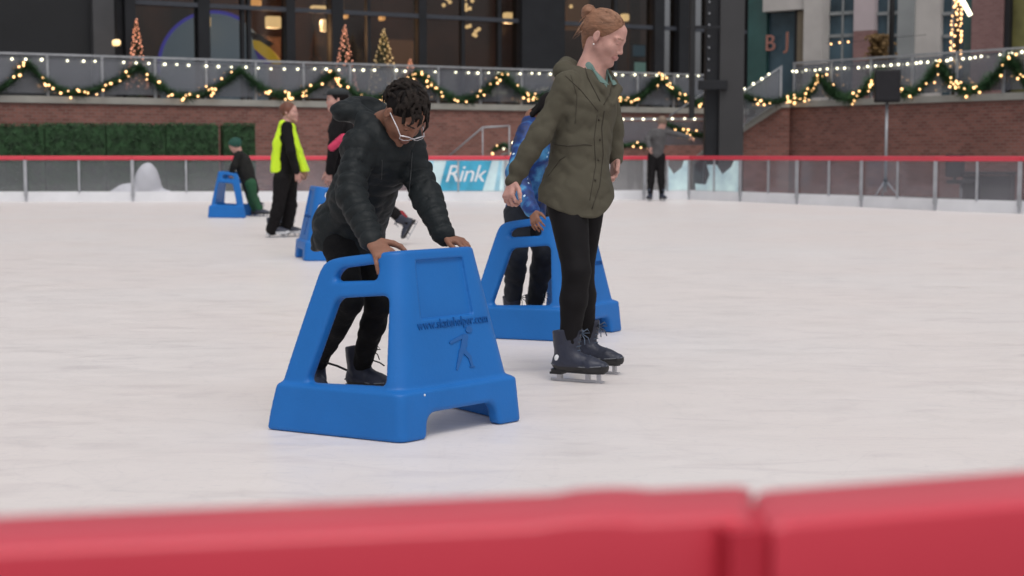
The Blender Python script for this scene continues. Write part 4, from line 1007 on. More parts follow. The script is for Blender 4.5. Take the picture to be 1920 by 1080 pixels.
def body_vol(J, s, h, lo, hi, hd, fem=1.0):
    v = Vol(lo, hi, h); Cc, Rm, hs = hd
    W, region = head(v, Cc, Rm, hs)
    v.cone(W(0, -.03, -.05), J['neck'], .046*hs*fem, .054*hs*fem, .03)
    sh = (Vector(J['sL']) - Vector(J['sR'])).normalized(); u = tuple(sh)
    v.cone(J['neck'], J['chest'], .055*s, .095*s, .05, u=u, st=1.25); v.cone(J['chest'], J['pelvis'], .095*s, .09*s, .05, u=u, st=1.3)
    for q in 'RL':
        v.cone(J['neck'] - Vector((0, 0, .03*s)), J['s'+q], .04*s, .045*s, .04); v.chain([J['s'+q], J['e'+q], J['w'+q]], [.045*s, .036*s, .024*s], .02)
        v.cone(J['pelvis'], J['h'+q], .09*s, .08*s, .04); v.chain([J['h'+q], J['k'+q], J['a'+q]], [.075*s, .048*s, .034*s], .02)
    return v, W, region
def bounds(pts, m):
    a = np.array([tuple(p) for p in pts]); return a.min(0)-m, a.max(0)+m
def trousers(J, s, h, parent, base, mt, rs=(.10, .062, .048), seed=1, flare=None, low=0.0, name='trousers', amp=.003):
    pts = [J[k+q] for k in 'hka' for q in 'RL'] + [J['pelvis']]; lo, hi = bounds(pts, .18*s); v = Vol(lo, hi, h)
    u = tuple((Vector(J['hL'])-Vector(J['hR'])).normalized()); v.cone(J['pelvis'] + Vector((0, 0, .06*s)), J['pelvis'], .098*s, .10*s, .04, u=u, st=1.25)
    for q in 'RL':
        a = Vector(J['a'+q]); k_ = Vector(J['k'+q]); c = k_.lerp(a, .35); a = a + (a-k_).normalized()*low
        v.chain([J['h'+q], k_, c, a], [rs[0]*s, rs[1]*s, rs[1]*s*.98, rs[2]*s], .02 if h < .008 else .03)
    if amp: v.folds(amp, 45, seed, dirs=[(0, 0, 1), (.3, 0, 1), (0, .5, 1)])
    return v.obj(name, mt, parent, base)
def handdir(J, q, d=None): return (Vector(J['w'+q]) - Vector(J['e'+q])).normalized() if d is None else Vector(d).normalized()

# ---------------------------------------------------------------- woman in the olive jacket
def woman():
    Fd = Vector((.82, -.57, 0)); Rd = Vector((-.57, -.82, 0))
    J = dict(neck=P(1107, 133, 6.95), chest=P(1096, 202, 6.93), pelvis=P(1080, 362, 6.93), sR=P(1064, 155, 6.82), sL=P(1132, 157, 7.06),
             eR=P(1013, 250, 6.80), wR=P(962, 338, 6.78), eL=P(1148, 238, 7.10), wL=P(1153, 298, 7.08),
             hR=P(1062, 372, 6.86), hL=P(1098, 372, 7.0), kR=P(1081, 508, 6.76), kL=P(1088, 505, 6.99), aR=P(1066, 660, 6.79), aL=P(1100, 643, 7.08))
    base = P(1085, 715, 6.93); base = Vector((base.x, base.y, 0))
    Rm = rot_rows((.840, -.345, -.42)); C = P(1134, 69, 6.93); hs = .98
    lo, hi = bounds(list(J.values()) + [C, P(1180, 110, 6.9), P(945, 372, 6.8)], .07); hi[2] += .08; lo[2] += .04
    v, W, reg = body_vol(J, .95, .0042, lo, hi, (C, Rm, hs), .95)
    hand(v, J['wR'], P(951, 372, 6.74)-J['wR'], (-.75, -.62, .1), .95, -1, (.8, 1.0, .7)); hand(v, J['wL'], P(1152, 330, 7.04)-J['wL'], (.75, .5, .2), .95, 1, (.35, .5, .35))
    per = v.obj('person', [M_skinA, M_lipA, M_browA, M_eye, M_iris], None, base, reg)
    tag(per, 'young woman in olive green jacket and black leggings skating behind the boy', 'person')
    # hair: smooth pulled back with a bun on the crown
    C_ = np.array(tuple(C)); lo, hi = bounds([C_, W(0, -.13, .1), W(0, .1, .1), W(0, -.12, -.12)], .10); v = Vol(lo, hi, .0036)
    v.ell(W(0, -.020, .041), (.0785*hs, .0975*hs, .0805*hs), .01, Rm)
    v.cut(W(0, .060, .062), Rm[1]*.86 - Rm[2]*.50, .006)                            # brow hairline
    v.cut(W(0, .0, -.048), -Rm[2]*1.0 + Rm[1]*1.6, .006)                              # below, kept behind the ear
    v.ell(W(.086, -.008, -.014), (.020, .018, .026), .006, Rm, sub=True); v.ell(W(-.086, -.008, -.014), (.020, .018, .026), .006, Rm, sub=True)
    v.cone(W(0, -.080, .0), W(0, -.062, -.070), .038, .024, .03)
    v.folds(.0016, 160, 9, dirs=[tuple(Rm[2]), tuple(Rm[2]*.8 + Rm[0]*.5)], warp=.5)
    hr = v.obj('hair', M_hairA, per, base)
    B = W(0, -.120, .072); lo, hi = bounds([B], .09); v = Vol(lo, hi, .0036)
    v.ell(B, (.034, .030, .031), .01, Rm); v.cone(B, W(0, -.08, .06), .02, .03, .02)
    for k in range(5):
        a = k*1.3; q = B + (math.cos(a)*Rm[0] + math.sin(a)*Rm[2])*.022; q2 = B + (math.cos(a+1.2)*Rm[0] + math.sin(a+1.2)*Rm[2])*.028 + Rm[1]*(-.012 if k % 2 else .012); v.cone(q, q2, .010, .008, .006)
    v.folds(.0015, 190, 4); v.obj('hair_bun', M_hairA, per, base)
    m = MB(); rg = random.Random(3)
    for k in range(26):      # loose strands at the nape and bun
        a = Vector(W(rg.uniform(-.02, .05), -.105 + rg.uniform(-.01, .01), rg.uniform(-.02, .07))); d = Vector(Rm[1])*-rg.uniform(.005, .03) - Vector(Rm[2])*rg.uniform(.03, .08)
        m.tube([a, a + d*.4 + Vector((-.004, 0, 0)), a + d*.7 + Vector((rg.uniform(-.012, .006), 0, 0))], .0020, 4, .0006)
    for k in range(90):      # combed strands lying over the head towards the bun
        xa = rg.uniform(-.070, .070); za = rg.uniform(.0, .10) if abs(xa) > .055 else rg.uniform(.07, .12); pts_ = []
        for j in range(7):
            t_ = j/6; q = Vector((xa*(1-t_)**.8, (.062 if za > .07 else .03)*(1-t_) - .112*t_, (za-.041)*(1-t_) + .025*t_ + .02*math.sin(t_*3.14)))
            q = q + Vector((0, .020, 0)); n_ = math.sqrt((q.x/.0785)**2 + (q.y/.0975)**2 + (q.z/.0805)**2) + 1e-6; q = q*(1/n_)*(1.004 + rg.uniform(-.003, .010)); pts_.append(Vector(W(q.x, q.y-.020, q.z+.041)))
        m.tube(pts_, .0011, 4, .0008)
    m.build('loose_strands', M_hairA2, per, origin=base)
    m = MB().ball((0, 0, 0), .0042, 8); e = m.build('earring', mat('pearl', (.8, .75, .72), .15), per); e.location = Vector(W(.084, -.006, -.044)) - base
    # shirt
    u = tuple(Rd); lo, hi = bounds([J['neck'], J['chest'], J['sR'], J['sL']], .17); v = Vol(lo, hi, .005)
    v.cone(J['neck'] + Fd*.004 - Vector((0, 0, .025)), J['chest'] + Fd*.022 + Vector((0, 0, .03)), .066, .098, .04, u=u, st=1.15)
    v.cone(J['neck'] + Fd*.015 - Vector((0, 0, .0)), J['neck'] - Vector((0, 0, .05)), .064, .075, .02, u=u, st=1.1)
    v.ell(J['neck'] + Fd*.05 + Vector((0, 0, .035)), (.050, .075, .10), .012, rot_rows(Fd), sub=True)
    sh = v.obj('shirt', M_shirt, per, base)
    m = MB()
    for q in (-1, 1):      # shirt collar wings
        a = J['neck'] - Rd*q*.062 + Fd*.035 + Vector((0, 0, .02)); b = J['neck'] - Rd*q*.020 + Fd*.105 - Vector((0, 0, .065)); c = J['neck'] - Rd*q*.075 + Fd*.095 - Vector((0, 0, .055))
        n_ = Fd*.006; m.add([a, b, c, a+n_, b+n_, c+n_], [(0, 1, 2), (5, 4, 3), (0, 3, 4, 1), (1, 4, 5, 2), (2, 5, 3, 0)])
    m.build('collar', M_shirt, sh, origin=base)
    # jacket
    pts = [J[k] for k in ('neck', 'sR', 'sL', 'eR', 'wR', 'eL', 'wL', 'pelvis')] + [P(1080, 425, 6.9), P(1040, 110, 6.9)]
    lo, hi = bounds(pts, .16); lo[2] += .06; v = Vol(lo, hi, .0055)
    ch = J['chest'] + Fd*.005; wa = P(1090, 270, 6.93); he = P(1080, 372, 6.93)
    v.cone(J['neck'] - Vector((0, 0, .06)), ch, .085, .118, .06, u=u, st=1.3); v.cone(ch, wa, .118, .116, .05, u=u, st=1.28); v.cone(wa, he + Vector((0, 0, -.03)), .116, .154, .05, u=u, st=1.15)
    v.cone(he, he - Vector((0, 0, .13)), .154, .164, .05, u=u, st=1.12)
    fz = lambda a: (lambda t, L: a*np.sin(t*L*75)*np.clip(t*3, 0, 1))
    for q in 'RL':
        v.cone(J['neck'] - Vector((0, 0, .065)), J['s'+q] - Vector((0, 0, .012)), .066, .055, .05); v.cone(J['s'+q] - Vector((0, 0, .012)), J['e'+q], .056, .050, .03, mod=fz(.0012)); v.cone(J['e'+q], J['w'+q], .051, .038, .025, mod=fz(.0022))
    # hood lying behind the neck and running into the lapels
    hb = J['neck'] - Fd*.095
    v.chain([J['neck'] + Rd*.085 + Fd*.03 - Vector((0, 0, .03)), hb + Rd*.075 + Vector((0, 0, .0)), hb - Fd*.03 + Vector((0, 0, .01)), hb - Rd*.075, J['neck'] - Rd*.085 + Fd*.03 - Vector((0, 0, .03))], [.024, .036, .044, .036, .024], .03)
    v.cone(hb - Fd*.02 - Vector((0, 0, .01)), hb - Fd*.015 - Vector((0, 0, .13)), .048, .03, .04, u=u, st=1.5)
    vb = J['chest'] + Fd*.135 + Vector((0, 0, .018))                                       # bottom of the V
    v.cone(J['neck'] + Fd*.045 + Vector((0, 0, .09)), J['neck'] + Fd*.05 - Vector((0, 0, .01)), .058, .056, .012, sub=True)
    v.cone(J['neck'] + Fd*.085 - Vector((0, 0, .02)), vb + Fd*.012 + Vector((0, 0, .03)), .044, .008, .008, sub=True)
    for q in (-1, 1): v.chain([J['neck'] - Rd*q*.082 + Fd*.035 - Vector((0, 0, .02)), J['neck'] - Rd*q*.066 + Fd*.105 - Vector((0, 0, .085)), vb - Rd*q*.012 + Fd*.002], [.017, .016, .009], .008)
    # sleeve ends, hem
    hz = P(1080, 386, 6.93); v.folds(.0052, 18, 12, dirs=[(.6, -.3, .8), (-.6, .3, .8), (1, 0, .15)], warp=.9); v.folds(.0034, 38, 5, dirs=[(.5, 0, 1), (-.7, 0, .7)], warp=1.3)
    v.cut(hz, (0, 0, -1), .008, wave=lambda X, Y, Z: -.05 + np.where(X-hz.x < .067, 1.4, 8.0)*np.minimum((X-hz.x-.067)**2, .05) + 0*Y)
    # waist cord pinch and placket
    jk = v.obj('jacket', M_olive, per, base)
    def surf(px, py, Y0=6.6, lift=.002):
        dg = surf.tree; r = ray(px, py); l, n, i, d = surf.tree.ray_cast(Vector((0, 0, EYE)) - base, r); 
        return (l + n*lift + base) if l is not None else None
    from mathutils.bvhtree import BVHTree
    surf.tree = BVHTree.FromPolygons([v_.co for v_ in jk.data.vertices], [tuple(p_.vertices) for p_ in jk.data.polygons])
    def seam(q, r=.0022, nm='seam', mt=M_olive_d):
        pts = []
        for (a, b), (c, e) in zip(q, q[1:]):
            for k in range(8): pts.append((a+(c-a)*k/8, b+(e-b)*k/8))
        w_ = [surf(*p_, lift=.0005) for p_ in pts]; w_ = [p_ for p_ in w_ if p_]
        if len(w_) > 2: MB().tube(w_, r, 5).build(nm, mt, jk, origin=base)
    seam([(1133, 208), (1128, 240), (1131, 290), (1124, 350), (1108, 398)], .003, 'placket'); seam([(1120, 215), (1114, 260), (1117, 310), (1104, 385)])
    seam([(1036, 270), (1066, 274), (1096, 271), (1112, 273)], .0026, 'waist_cord'); seam([(1028, 330), (1050, 300), (1062, 292)], .002, 'pocket_seam')
    seam([(1070, 140), (1082, 180), (1078, 240)], .0016); seam([(1092, 110), (1102, 145), (1128, 196)], .003, 'lapel_edge'); seam([(1060, 142), (1088, 168), (1126, 214)], .002, 'hood_seam'); seam([(1150, 140), (1144, 175), (1130, 200)], .0025, 'lapel_edge')
    m = MB()
    for px, py in ((1123, 225), (1125, 262), (1122, 300), (1116, 338)):
        p_ = surf(px, py); 
        if p_: m.ball(p_, .0055, 8, (1, 1, 1))
    m.build('snap_buttons', M_olive_d, jk, origin=base)
    trousers(J, .95, .0055, per, base, M_legg, (.099, .064, .045), 3, amp=.0010, name='leggings', low=-.05)
    skate(per, base, J['aR'] + Vector((0, 0, -.022)), (.86, -.42), 1.0, badge=True, h=.0042)
    skate(per, base, J['aL'] + Vector((0, 0, -.020)), (.80, -.5), 1.0, h=.0045)
woman()

# ---------------------------------------------------------------- boy in the black puffer jacket
def boy():
    Fd = Vector((.743, -.669, 0)); Rd = Vector((-.669, -.743, 0)); up = Vector((0, 0, 1))
    J = dict(neck=P(722, 236, 6.0), chest=P(712, 290, 5.97), pelvis=P(652, 432, 6.2), sR=P(673, 272, 5.86), sL=P(764, 270, 6.06),
             eR=P(659, 364, 5.74), wR=P(698, 454, 5.58), eL=P(800, 368, 5.94), wL=P(832, 443, 5.82),
             hR=P(638, 452, 6.12), hL=P(672, 452, 6.28), kR=P(655, 566, 6.0), kL=P(710, 568, 6.16), aR=P(591, 684, 6.28), aL=P(676, 690, 6.36))
    base = P(650, 740, 6.3); base = Vector((base.x, base.y, 0)); s = .82
    Rm = rot_rows((.478, -.43, -.766)); C = P(757, 214, 5.88); hs = .93
    lo, hi = bounds(list(J.values()) + [C, P(745, 500, 5.5), P(870, 460, 5.7), P(770, 275, 5.8)], .07); hi[2] += .09
    v, W, reg = body_vol(J, s, .004, lo, hi, (C, Rm, hs))
    # near hand wraps over the handle, fingers down the outside; far hand lies on the other top edge
    hand(v, J['wR'] + Vector((0, -.01, .006)), (.46, -.60, -.44), (.05, -.66, .72), 1.06, -1, spread=.20, thumb=1.2, curls=((.25, .2, .1), (.45, .3, .15), (.5, .3, .15), (.5, .3, .15)))
    hand(v, J['wL'], (.9, -.3, -.25), (.1, -.2, 1), .86, 1, (.4, .5, .4))
    per = v.obj('person', [M_skinB, M_lipB, M_browB, M_eye, M_iris], None, base, reg)
    tag(per, 'boy with short twists and glasses in black puffer jacket, leaning on the front blue aid', 'person')
    # hair with twists
    C_ = np.array(tuple(C)); lo, hi = bounds([W(0, -.02, .04)], .17); v = Vol(lo, hi, .0036)
    v.ell(W(0, -.022, .042), (.078*hs, .0965*hs, .082*hs), .01, Rm); v.cut(W(0, .066, .045), Rm[1]*.80 - Rm[2]*.60, .01); v.cut(W(0, 0, -.03), -Rm[2] + Rm[1]*.55, .01)
    v.ell(W(.088, -.006, -.012), (.022, .022, .032), .006, Rm, sub=True); v.ell(W(-.088, -.006, -.012), (.022, .022, .032), .006, Rm, sub=True)
    v.obj('hair', M_hairB, per, base)
    lo, hi = bounds([W(0, -.02, .04)], .19); v = Vol(lo, hi, .0036)
    rg = random.Random(11); g = Vector((0, 0, -1))
    for i in range(9):
        for j in range(16):
            th = R_(10 + i*13); ph = math.tau*(j + .5*(i % 2))/16 + rg.uniform(-.1, .1)
            if i == 0 and j % 4: continue
            n_ = Vector((math.sin(th)*math.sin(ph), math.sin(th)*math.cos(ph), math.cos(th)))
            if n_.y > .72 and n_.z < .45: continue
            if n_.z < -.15 and n_.y > -.2: continue
            if abs(n_.x) > .75 and n_.z < .22 and n_.y > -.3: continue
            q = Vector(W(n_.x*.076, -.022 + n_.y*.094, .042 + n_.z*.080)); wn = Vector(n_.x*Rm[0] + n_.y*Rm[1] + n_.z*Rm[2])
            tang = (Vector(Rm[2])*-.2 + Vector(Rm[1])*(.9 if n_.y > -.1 else -.6) + Vector(Rm[0])*n_.x*.8); tang = (tang - wn*tang.dot(wn)).normalized()
            tang = (tang + Vector((rg.uniform(-.5, .5), rg.uniform(-.5, .5), rg.uniform(-.5, .5)))).normalized(); tang = (tang - wn*tang.dot(wn)).normalized()
            ln = rg.uniform(.034, .05); q1 = q + wn*.008 + tang*ln*.45; q2 = q + tang*ln*.85 + wn*.002 + g*.006
            if n_.y > .45 and n_.z < .8 and rg.random() < .6: q2 = q1 + (tang + g*.9 + wn*.2).normalized()*rg.uniform(.022, .042)
            r = rg.uniform(.0058, .0074); v.chain([q + wn*.002, q1, q2], [r, r*.95, r*.55], .003)
    for (a, b, c) in (((-.062, .058, .045), (-.066, .082, .02), (-.062, .088, -.014)), ((.004, .080, .075), (.008, .096, .055), (.012, .099, .035)), ((.036, .072, .070), (.042, .088, .048), (.046, .088, .028))):
        v.chain([W(*a), W(*b), W(*c)], [.0062, .0058, .003], .003)
    v.obj('hair_twists', mat('dark_brown_twists', (.020, .015, .013), .8, .5, 60, .5, 200, spec=.2), per, base)
    # scalp partings
    # glasses
    m = MB(); g1 = [W(.080, .0, .006), W(.072, .070, -.008), W(.067, .100, -.020)]; m.tube(g1, .0024, 6)
    m.tube([W(-.080, .0, .006), W(-.072, .070, -.008), W(-.067, .100, -.020)], .0024, 6)
    for q in (-1, 1):
        m.tube([W(q*.067, .100, -.018), W(q*.064, .102, -.034), W(q*.040, .106, -.040), W(q*.014, .110, -.034), W(q*.010, .113, -.020)], .0013, 6); m.tube([W(q*.010, .113, -.020), W(q*.035, .110, -.014), W(q*.067, .100, -.018)], .0026, 6)
    m.tube([W(-.010, .113, -.022), W(0, .116, -.019), W(.010, .113, -.022)], .0022, 6)
    m.build('glasses', mat('clear_frame', (.75, .72, .75), .15, .03, metal=.3), per, origin=base)
    # jacket
    pts = [J[k] for k in ('neck', 'sR', 'sL', 'eR', 'wR', 'eL', 'wL', 'pelvis')] + [P(640, 500, 6.2)]
    lo, hi = bounds(pts, .21); v = Vol(lo, hi, .0055); u = tuple(Rd); wa = J['chest'].lerp(J['pelvis'], .55)
    quilt = lambda a, f: (lambda t, L: 1.7*a*(np.abs(np.sin(t*L*f))**.5 - .65))
    he = J['pelvis'] - Vector((-.004, 0, .06)) - Fd*.005
    v.cone(J['neck'] - Vector((0, 0, .05)), J['chest'], .088, .114, .06, u=u, st=1.25); v.cone(J['chest'], wa, .114, .108, .05, u=u, st=1.2, mod=quilt(.005, 52)); v.cone(wa, J['pelvis'], .108, .124, .05, u=u, st=1.15, mod=quilt(.005, 52))
    v.cone(J['pelvis'], he, .124, .130, .05, u=u, st=1.12)
    for q in 'RL':
        v.cone(J['neck'] - Vector((0, 0, .05)), J['s'+q], .064, .060, .05); v.cone(J['s'+q], J['e'+q], .060, .055, .03, mod=quilt(.0060, 62)); v.cone(J['e'+q], J['w'+q] - handdir(J, q)*.01, .055, .042, .025, mod=quilt(.0055, 71))
        v.cone(J['w'+q] - handdir(J, q)*.02, J['w'+q] + handdir(J, q)*.012, .036, .034, .008)
    # collar standing round the chin and the big hood
    nk = J['neck']; v.chain([nk + Rd*.085 + Fd*.05 - up*.01, nk + Rd*.09 - Fd*.02 + up*.015, nk - Fd*.09 + up*.02, nk - Rd*.09 - Fd*.02 + up*.015, nk - Rd*.085 + Fd*.05 - up*.01, nk + Fd*.11 - up*.05, nk + Rd*.085 + Fd*.05 - up*.01], [.030]*7, .03)
    hc = P(687, 208, 6.08); v.ell(hc, (.096, .080, .056), .04, rot_rows(Fd*1 + up*-.25)); v.chain([hc + Rd*.09 + Fd*.04 - up*.01, hc + Rd*.11 - Fd*.02, hc - Fd*.085 + up*.0, hc - Rd*.10 - Fd*.02], [.030, .036, .040, .032], .03)
    v.ell(hc + Fd*.075 + up*.040, (.075, .075, .050), .02, rot_rows(Fd), sub=True)
    v.ell(np.array(tuple(C)), (.085, .085, .085), .02, sub=True)
    hz = P(640, 468, 6.2); v.cut(hz, (0, 0, -1), .008, wave=lambda X, Y, Z: -.10*((X-hz.x)*Fd.x + (Y-hz.y)*Fd.y) + .006*np.sin(X*40+Y*20))
    v.folds(.0058, 34, 21, dirs=[(.15, 0, 1), (-.3, .1, 1)], warp=1.1); v.folds(.0010, 95, 8)
    jk = v.obj('puffer_jacket', M_puff, per, base)
    from mathutils.bvhtree import BVHTree
    tr = BVHTree.FromPolygons([v_.co for v_ in jk.data.vertices], [tuple(p_.vertices) for p_ in jk.data.polygons])
    def line(q, r, nm, mt):
        w_ = []
        for (a, b), (c, e) in zip(q, q[1:]):
            for k in range(8):
                l, n, i, d = tr.ray_cast(Vector((0, 0, EYE)) - base, ray(a+(c-a)*k/8, b+(e-b)*k/8))
                if l is not None: w_.append(l + n*.0005 + base)
        if len(w_) > 2: MB().tube(w_, r, 5).build(nm, mt, jk, origin=base)
    mz = mat('zip_dark', (.03, .033, .036), .35, .1)
    line([(772, 285), (770, 330), (766, 380), (748, 430)], .003, 'zip', mz); line([(716, 300), (716, 320), (715, 338)], .002, 'pocket_zip', mz)
    trousers(J, s, .0055, per, base, M_jean, (.095, .062, .049), 7, low=-.03, amp=.0042, name='jeans')
    skate(per, base, J['aR'] - Vector((0, 0, .01)), (.22, -.97), .92, lace=M_laceb, h=.0045); skate(per, base, J['aL'] - Vector((0, 0, .015)), (.80, -.6), .92, lace=M_laceb, h=.0045)
    m = MB(); a = P(612, 680, 6.2); m.tube([a, P(632, 686, 6.2), P(650, 694, 6.22)], .005, 6); m.tube([P(700, 676, 6.3), P(712, 680, 6.25), P(721, 686, 6.25)], .003, 5); m.build('loose_laces', M_laceb, per, origin=base)
boy()

# ---------------------------------------------------------------- simpler figures further off
def figure(label, J, base, s, hd, skin, h, parts, hand_s=1.0, hands='RL', hcurl=(.35, .5, .4)):
    C, fdir, hs = hd; Rm = rot_rows(fdir)
    lo, hi = bounds(list(J.values()) + [C], .13); hi[2] += .04
    v, W, reg = body_vol(J, s, h, lo, hi, (C, Rm, hs))
    for q in hands:
        d = handdir(J, q); sd_ = (Vector(J['sL'])-Vector(J['sR'])).normalized()*(1 if q == 'L' else -1); hand(v, J['w'+q], d + Vector((0, 0, -.3)), sd_ + Vector((0, 0, .3)), s*hand_s*1.0, -1 if q == 'R' else 1, hcurl)
    mats = {'fair': [M_skinA, M_lipA, M_browA, M_eye, M_iris], 'brown': [M_skinB, M_lipB, M_browB, M_eye, M_iris]}[skin]
    per = v.obj('person', mats, None, base, reg); tag(per, label, 'person')
    return per, W, Rm
def top(J, per, base, s, h, mt, hem, r=(.112, .108, .118), sl_=(.060, .050, .040), name='jacket', st=1.3, seed=2, cutz=None, collar=True):
    pts = [J[k] for k in ('neck', 'sR', 'sL', 'eR', 'wR', 'eL', 'wL', 'pelvis')] + [hem]; lo, hi = bounds(pts, .17*s + .02); v = Vol(lo, hi, h); u = tuple((Vector(J['sL'])-Vector(J['sR'])).normalized())
    wa = J['chest'].lerp(J['pelvis'], .5)
    v.cone(J['neck'] - Vector((0, 0, .05*s)), J['chest'], .085*s, r[0]*s, .05, u=u, st=st); v.cone(J['chest'], wa, r[0]*s, r[1]*s, .05, u=u, st=st); v.cone(wa, hem, r[1]*s, r[2]*s, .05, u=u, st=st*.92)
    if collar: v.cone(J['neck'] - Vector((0, 0, .04*s)), J['neck'] + Vector((0, 0, .01*s)), .068*s, .062*s, .03)
    for q in 'RL':
        v.cone(J['neck'] - Vector((0, 0, .05*s)), J['s'+q], .066*s, .062*s, .04); v.chain([J['s'+q], J['e'+q], J['w'+q] - handdir(J, q)*.01], [sl_[0]*s, sl_[1]*s, sl_[2]*s], .025)
    if cutz is not None: v.cut((0, 0, cutz), (0, 0, -1), .006)
    v.folds(.004, 34, seed, dirs=[(.3, 0, 1), (-.4, .2, 1)]); return v.obj(name, mt, per, base)
def cap_hair(W, Rm, hs, per, base, mt, h, low=-.03, name='hair', grow=1.0, front=.066):
    lo, hi = bounds([W(0, -.02, .03)], .16); v = Vol(lo, hi, h); v.ell(W(0, -.024, .040), (.080*hs*grow, .100*hs*grow, .084*hs*grow), .01, Rm)
    v.cut(W(0, front, .055), Rm[1]*.80 - Rm[2]*.60, .008); v.cut(W(0, 0, low), -Rm[2] + Rm[1]*.6, .008); v.folds(.002, 90, 5); return v.obj(name, mt, per, base)

# child in the blue galaxy jacket behind the woman
def blue_child():
    Y = 8.75
    J = dict(neck=P(1003, 222, Y-.05), chest=P(1000, 275, Y-.08), pelvis=P(985, 385, Y+.12), sR=P(988, 250, Y-.22), sL=P(1036, 245, Y+.0),
             eR=P(968, 325, Y-.38), wR=P(998, 396, Y-.62), eL=P(1075, 320, Y-.1), wL=P(1100, 390, Y-.3),
             hR=P(972, 400, Y+.05), hL=P(1004, 400, Y+.2), kR=P(968, 480, Y-.05), kL=P(1020, 478, Y+.1), aR=P(962, 556, Y+.1), aL=P(1004, 562, Y+.2))
    base = P(985, 610, Y+.1); base = Vector((base.x, base.y, 0)); f = (.72, -.5, -.48)
    C = P(1037, 215, Y-.12)
    per, W, Rm = figure('small child in blue star print jacket half hidden behind the olive jacket woman', J, base, .80, (C, f, .90), 'brown', .0065, None)
    top(J, per, base, .80, .007, M_galaxy, J['pelvis'] - Vector((0, 0, .04)), (.125, .13, .145), (.072, .068, .052), 'jacket', 1.15, 5, 1 - 128/F_PX*Y*1.0)
    lo, hi = bounds([C], .17); v = Vol(lo, hi, .006); hs = .9; v.ell(W(0, -.024, .042), (.084*hs, .103*hs, .088*hs), .01, Rm); v.cut(W(0, .066, .055), Rm[1]*.8 - Rm[2]*.6, .008)
    rg = random.Random(2)
    for k in range(18): a = rg.uniform(2.0, 4.3); v.chain([W(math.sin(a)*.07, -.02+math.cos(a)*.09, .02), W(math.sin(a)*.085, -.03+math.cos(a)*.11, -.05), W(math.sin(a)*.08, -.03+math.cos(a)*.105, -.10)], [.012, .011, .006], .004)
    v.obj('hair', M_hairB, per, base)
    trousers(J, .80, .007, per, base, mat('dark_jean', (.013, .016, .024), .85, .3, 10), (.105, .078, .062), 5, amp=.004, name='jeans')
    skate(per, base, J['aR'], (.84, -.54), .85, lace=M_laceb, h=.006); skate(per, base, J['aL'], (.84, -.54), .85, lace=M_lace, h=.006)
blue_child()

# attendant in the yellow vest
def vest_woman():
    Y = 18.75; Q = lambda x, y, d=0: P(x, y, Y+d)
    J = dict(neck=Q(537, 232), chest=Q(537, 262), pelvis=Q(534, 322), sR=Q(538, 238, -.17), sL=Q(546, 240, .17), eR=Q(546, 285, -.24), wR=Q(556, 322, -.20), eL=Q(556, 285, .22), wL=Q(566, 318, .18),
             hR=Q(529, 335, -.09), hL=Q(541, 335, .09), kR=Q(522, 385, -.08), kL=Q(545, 385, .08), aR=Q(512, 425, -.05), aL=Q(538, 424, .12))
    base = P(525, 443, Y); base = Vector((base.x, base.y, 0)); C = Q(543, 211)
    per, W, Rm = figure('rink attendant in bright yellow vest and black clothes looking over her shoulder', J, base, 1.0, (C, (.93, -.25, .10), 1.02), 'fair', .010, None)
    tp = top(J, per, base, 1.0, .010, M_blackc, J['pelvis'], (.115, .11, .115), (.062, .055, .042), 'sweater', 1.25, 4)
    cap_hair(W, Rm, 1.02, per, base, M_hairC, .009, -.05, grow=1.04)
    trousers(J, 1.0, .011, per, base, M_blackc, (.108, .074, .078), 3, low=.03, amp=.004)
    # vest: a back panel and a front panel hanging open at the side
    u = Vector((0, 1, 0))
    def panel(poly, nm, hw):
        n = len(poly); vs = []; m = MB()
        for sgn in (-1, 1):
            for x, y in poly: p_ = Q(x, y); vs.append(p_ + u*hw*sgn)
        fs = [tuple(range(n)), tuple(range(2*n-1, n-1, -1))] + [(i, i+n, (i+1) % n+n, (i+1) % n) for i in range(n)]
        m.add(vs, fs); o_ = m.build(nm, M_vest, vt, origin=base); return o_
    # vest as a folded shell around the sweater
    lo, hi = bounds([J['neck'], J['pelvis'], Q(508, 330), Q(582, 332)], .16); v = Vol(lo, hi, .010)
    v.chain([Q(531, 236), Q(524, 270), Q(520, 318)], [.055, .075, .085], .03, u=(0, 1, 0), st=2.1); v.chain([Q(547, 240), Q(560, 285), Q(572, 322)], [.040, .045, .050], .02, u=(0, 1, 0), st=3.4)
    v.chain([Q(532, 234), Q(546, 238)], [.06, .05], .03, u=(0, 1, 0), st=2.2)
    v.cut(Q(510, 323), (0, 0, -1), .01, wave=lambda X, Y_, Z: .04*(X-Q(540, 322).x)); v.folds(.005, 30, 8, dirs=[(1, 0, .2)])
    v.cone(Q(540, 250, -.32), Q(545, 325, -.32), .14, .15, .02, sub=True)
    vt = v.obj('safety_vest', M_vest, per, base)
    M_sk = mat('white_skate_sole', (.6, .62, .66), .6, .05)
    skate(per, base, J['aR'] + Vector((0, 0, .0)), (1, -.12), 1.08, h=.012, msole=M_sk); skate(per, base, J['aL'] + Vector((0, 0, 0)), (1, -.15), 1.05, h=.012, msole=M_sk)
vest_woman()

